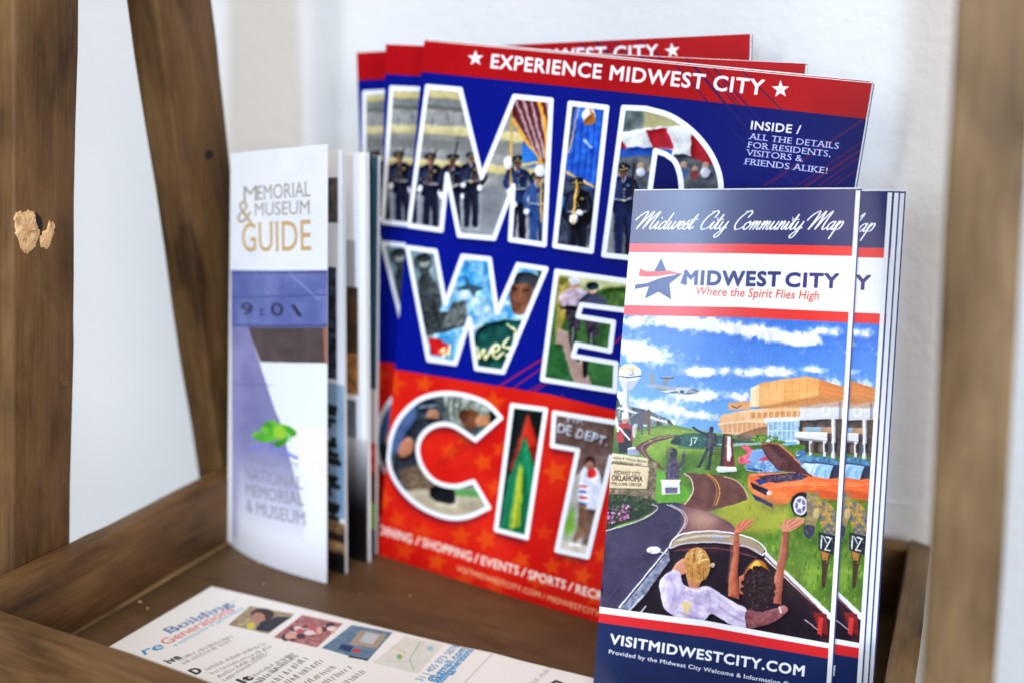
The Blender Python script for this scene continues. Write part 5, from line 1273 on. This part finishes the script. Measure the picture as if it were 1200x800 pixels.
magazine(S_M3, 'rearmost visitor magazine, tilted, its red top right corner standing highest against the wall', GM, 4)

def community_map():
    t = tag(empty('folded_map', tuple(S_MAP.bl)), 'frontmost folded community map with its whole cover showing', 'map', 'folded maps at the right of the tray')
    sheet_mesh('cover_panel', S_MAP, .2, [M_MAP, M_PAPER], t, 22, 30, wob=.15, seed=9)
    sheet_mesh('inner_panel', S_MAP, .16, [M_PAPER, M_PAPER], t, 14, 20, off=.35, wob=.15, seed=9, u1=1.020, v1=.998, u0=.0)
    sheet_mesh('inner_panel', S_MAP, .16, [M_NAVY, M_NAVY], t, 14, 20, off=.62, wob=.15, seed=9, u1=1.027, v1=1.001, u0=.004)
    sheet_mesh('inner_panel', S_MAP, .16, [M_PAPER, M_PAPER], t, 14, 20, off=.95, wob=.15, seed=9, u1=1.020, v1=1.003, u0=.002)
    sheet_mesh('back_panel', S_MAP, .2, [M_PAPER, M_NAVY], t, 14, 20, off=1.3, wob=.15, seed=9, u1=1.022, v1=.999, u0=.003)
    return t
map0 = community_map()
def copy_tree(o, parent=None):
    c = o.copy(); COL.objects.link(c)
    if parent: c.parent = parent
    for ch in list(o.children): copy_tree(ch, c)
    return c
e_ = S_MAP.br - S_MAP.bl; e_ = e_ / np.linalg.norm(e_)
for dx, dn, dz, rz, lab in ((13.6, 4.2, -.2, .002, 'second folded community map, a strip of its cover showing right of the frontmost one'),
                        (16.6, 6.4, -.3, .001, 'third folded community map, only its right fold edges showing'),
                        (19.2, 8.6, -.4, -.002, 'rearmost folded community map, its outer right edge against the wall')):
    c = copy_tree(map0); d = e_ * dx * MM - S_MAP.n * dn * MM; d[2] = 0
    c.location = Vector(np.array(map0.location) + d + np.array([0, 0, dz * MM])); c.rotation_euler = (0, 0, rz)
    c['label'] = lab

# the memorial guide at the left and the brochures behind it
t = tag(empty('guide_brochure', tuple(S_GUIDE.bl)), 'white and purple memorial guide brochure with a small green tree, standing at the left', 'brochure')
sheet_mesh('front_panel', S_GUIDE, .25, [M_GUIDE, M_PAPER], t, 24, 30)
S_GB = Sheet((2.4, 161.2, 216.6), (66.0, 152.5, 227.6), (.4, 161.2, .3), (72.0, 152.0, .3), lambda u, v: .8 * np.sin(np.pi * u))
sheet_mesh('back_panel', S_GB, .25, [M_PAPER, M_PAPER], t, 14, 20)
INN = [(Sheet((6, 172, 217.5), (67.6, 163.5, 224.6), (10, 170, .3), (77.2, 161.8, .3), lambda u, v: 1.2 * np.sin(np.pi * u)), 'glossy brochure with black tree silhouettes, directly behind the memorial guide'),
       (Sheet((8, 184, 217), (72.6, 177, 223.0), (12, 186, .3), (80.6, 179.5, .3), lambda u, v: 1.2 * np.sin(np.pi * u)), 'glossy brochure with a brown picture and black foot, second behind the memorial guide'),
       (Sheet((8, 196, 216), (73.5, 187.5, 220.8), (12, 196, .3), (79.0, 190.0, .3), lambda u, v: .6 * np.sin(np.pi * u)), 'brochure with a dark teal edge between the memorial guide and the magazines')]
for k, (s_, lab) in enumerate(INN):
    im = paint_inner(k, 'rack_brochure_print', s_, 68)
    mt_ = printed('rack_brochure_print', im, rough=.35, coat=.3)
    t = tag(empty('brochure', tuple(s_.bl)), lab, 'brochure', 'brochures behind the memorial guide')
    sheet_mesh('front_panel', s_, .22, [mt_, M_PAPER], t, 14, 20)
    sheet_mesh('inner_panel', s_, .2, [M_PAPER, M_PAPER], t, 10, 14, off=.9, u1=.995, v1=.998)
    sheet_mesh('back_panel', s_, .22, [M_PAPER, M_PAPER], t, 10, 14, off=2.0, u1=1.006 if k == 1 else .998)

leaf = tag(empty('leaflet', tuple(S_LEAF.bl)), 'white printed leaflet with small photographs lying flat on the tray', 'leaflet')
sheet_mesh('printed_sheet', S_LEAF, .25, [M_LEAF, M_PAPER], leaf, 60, 16)
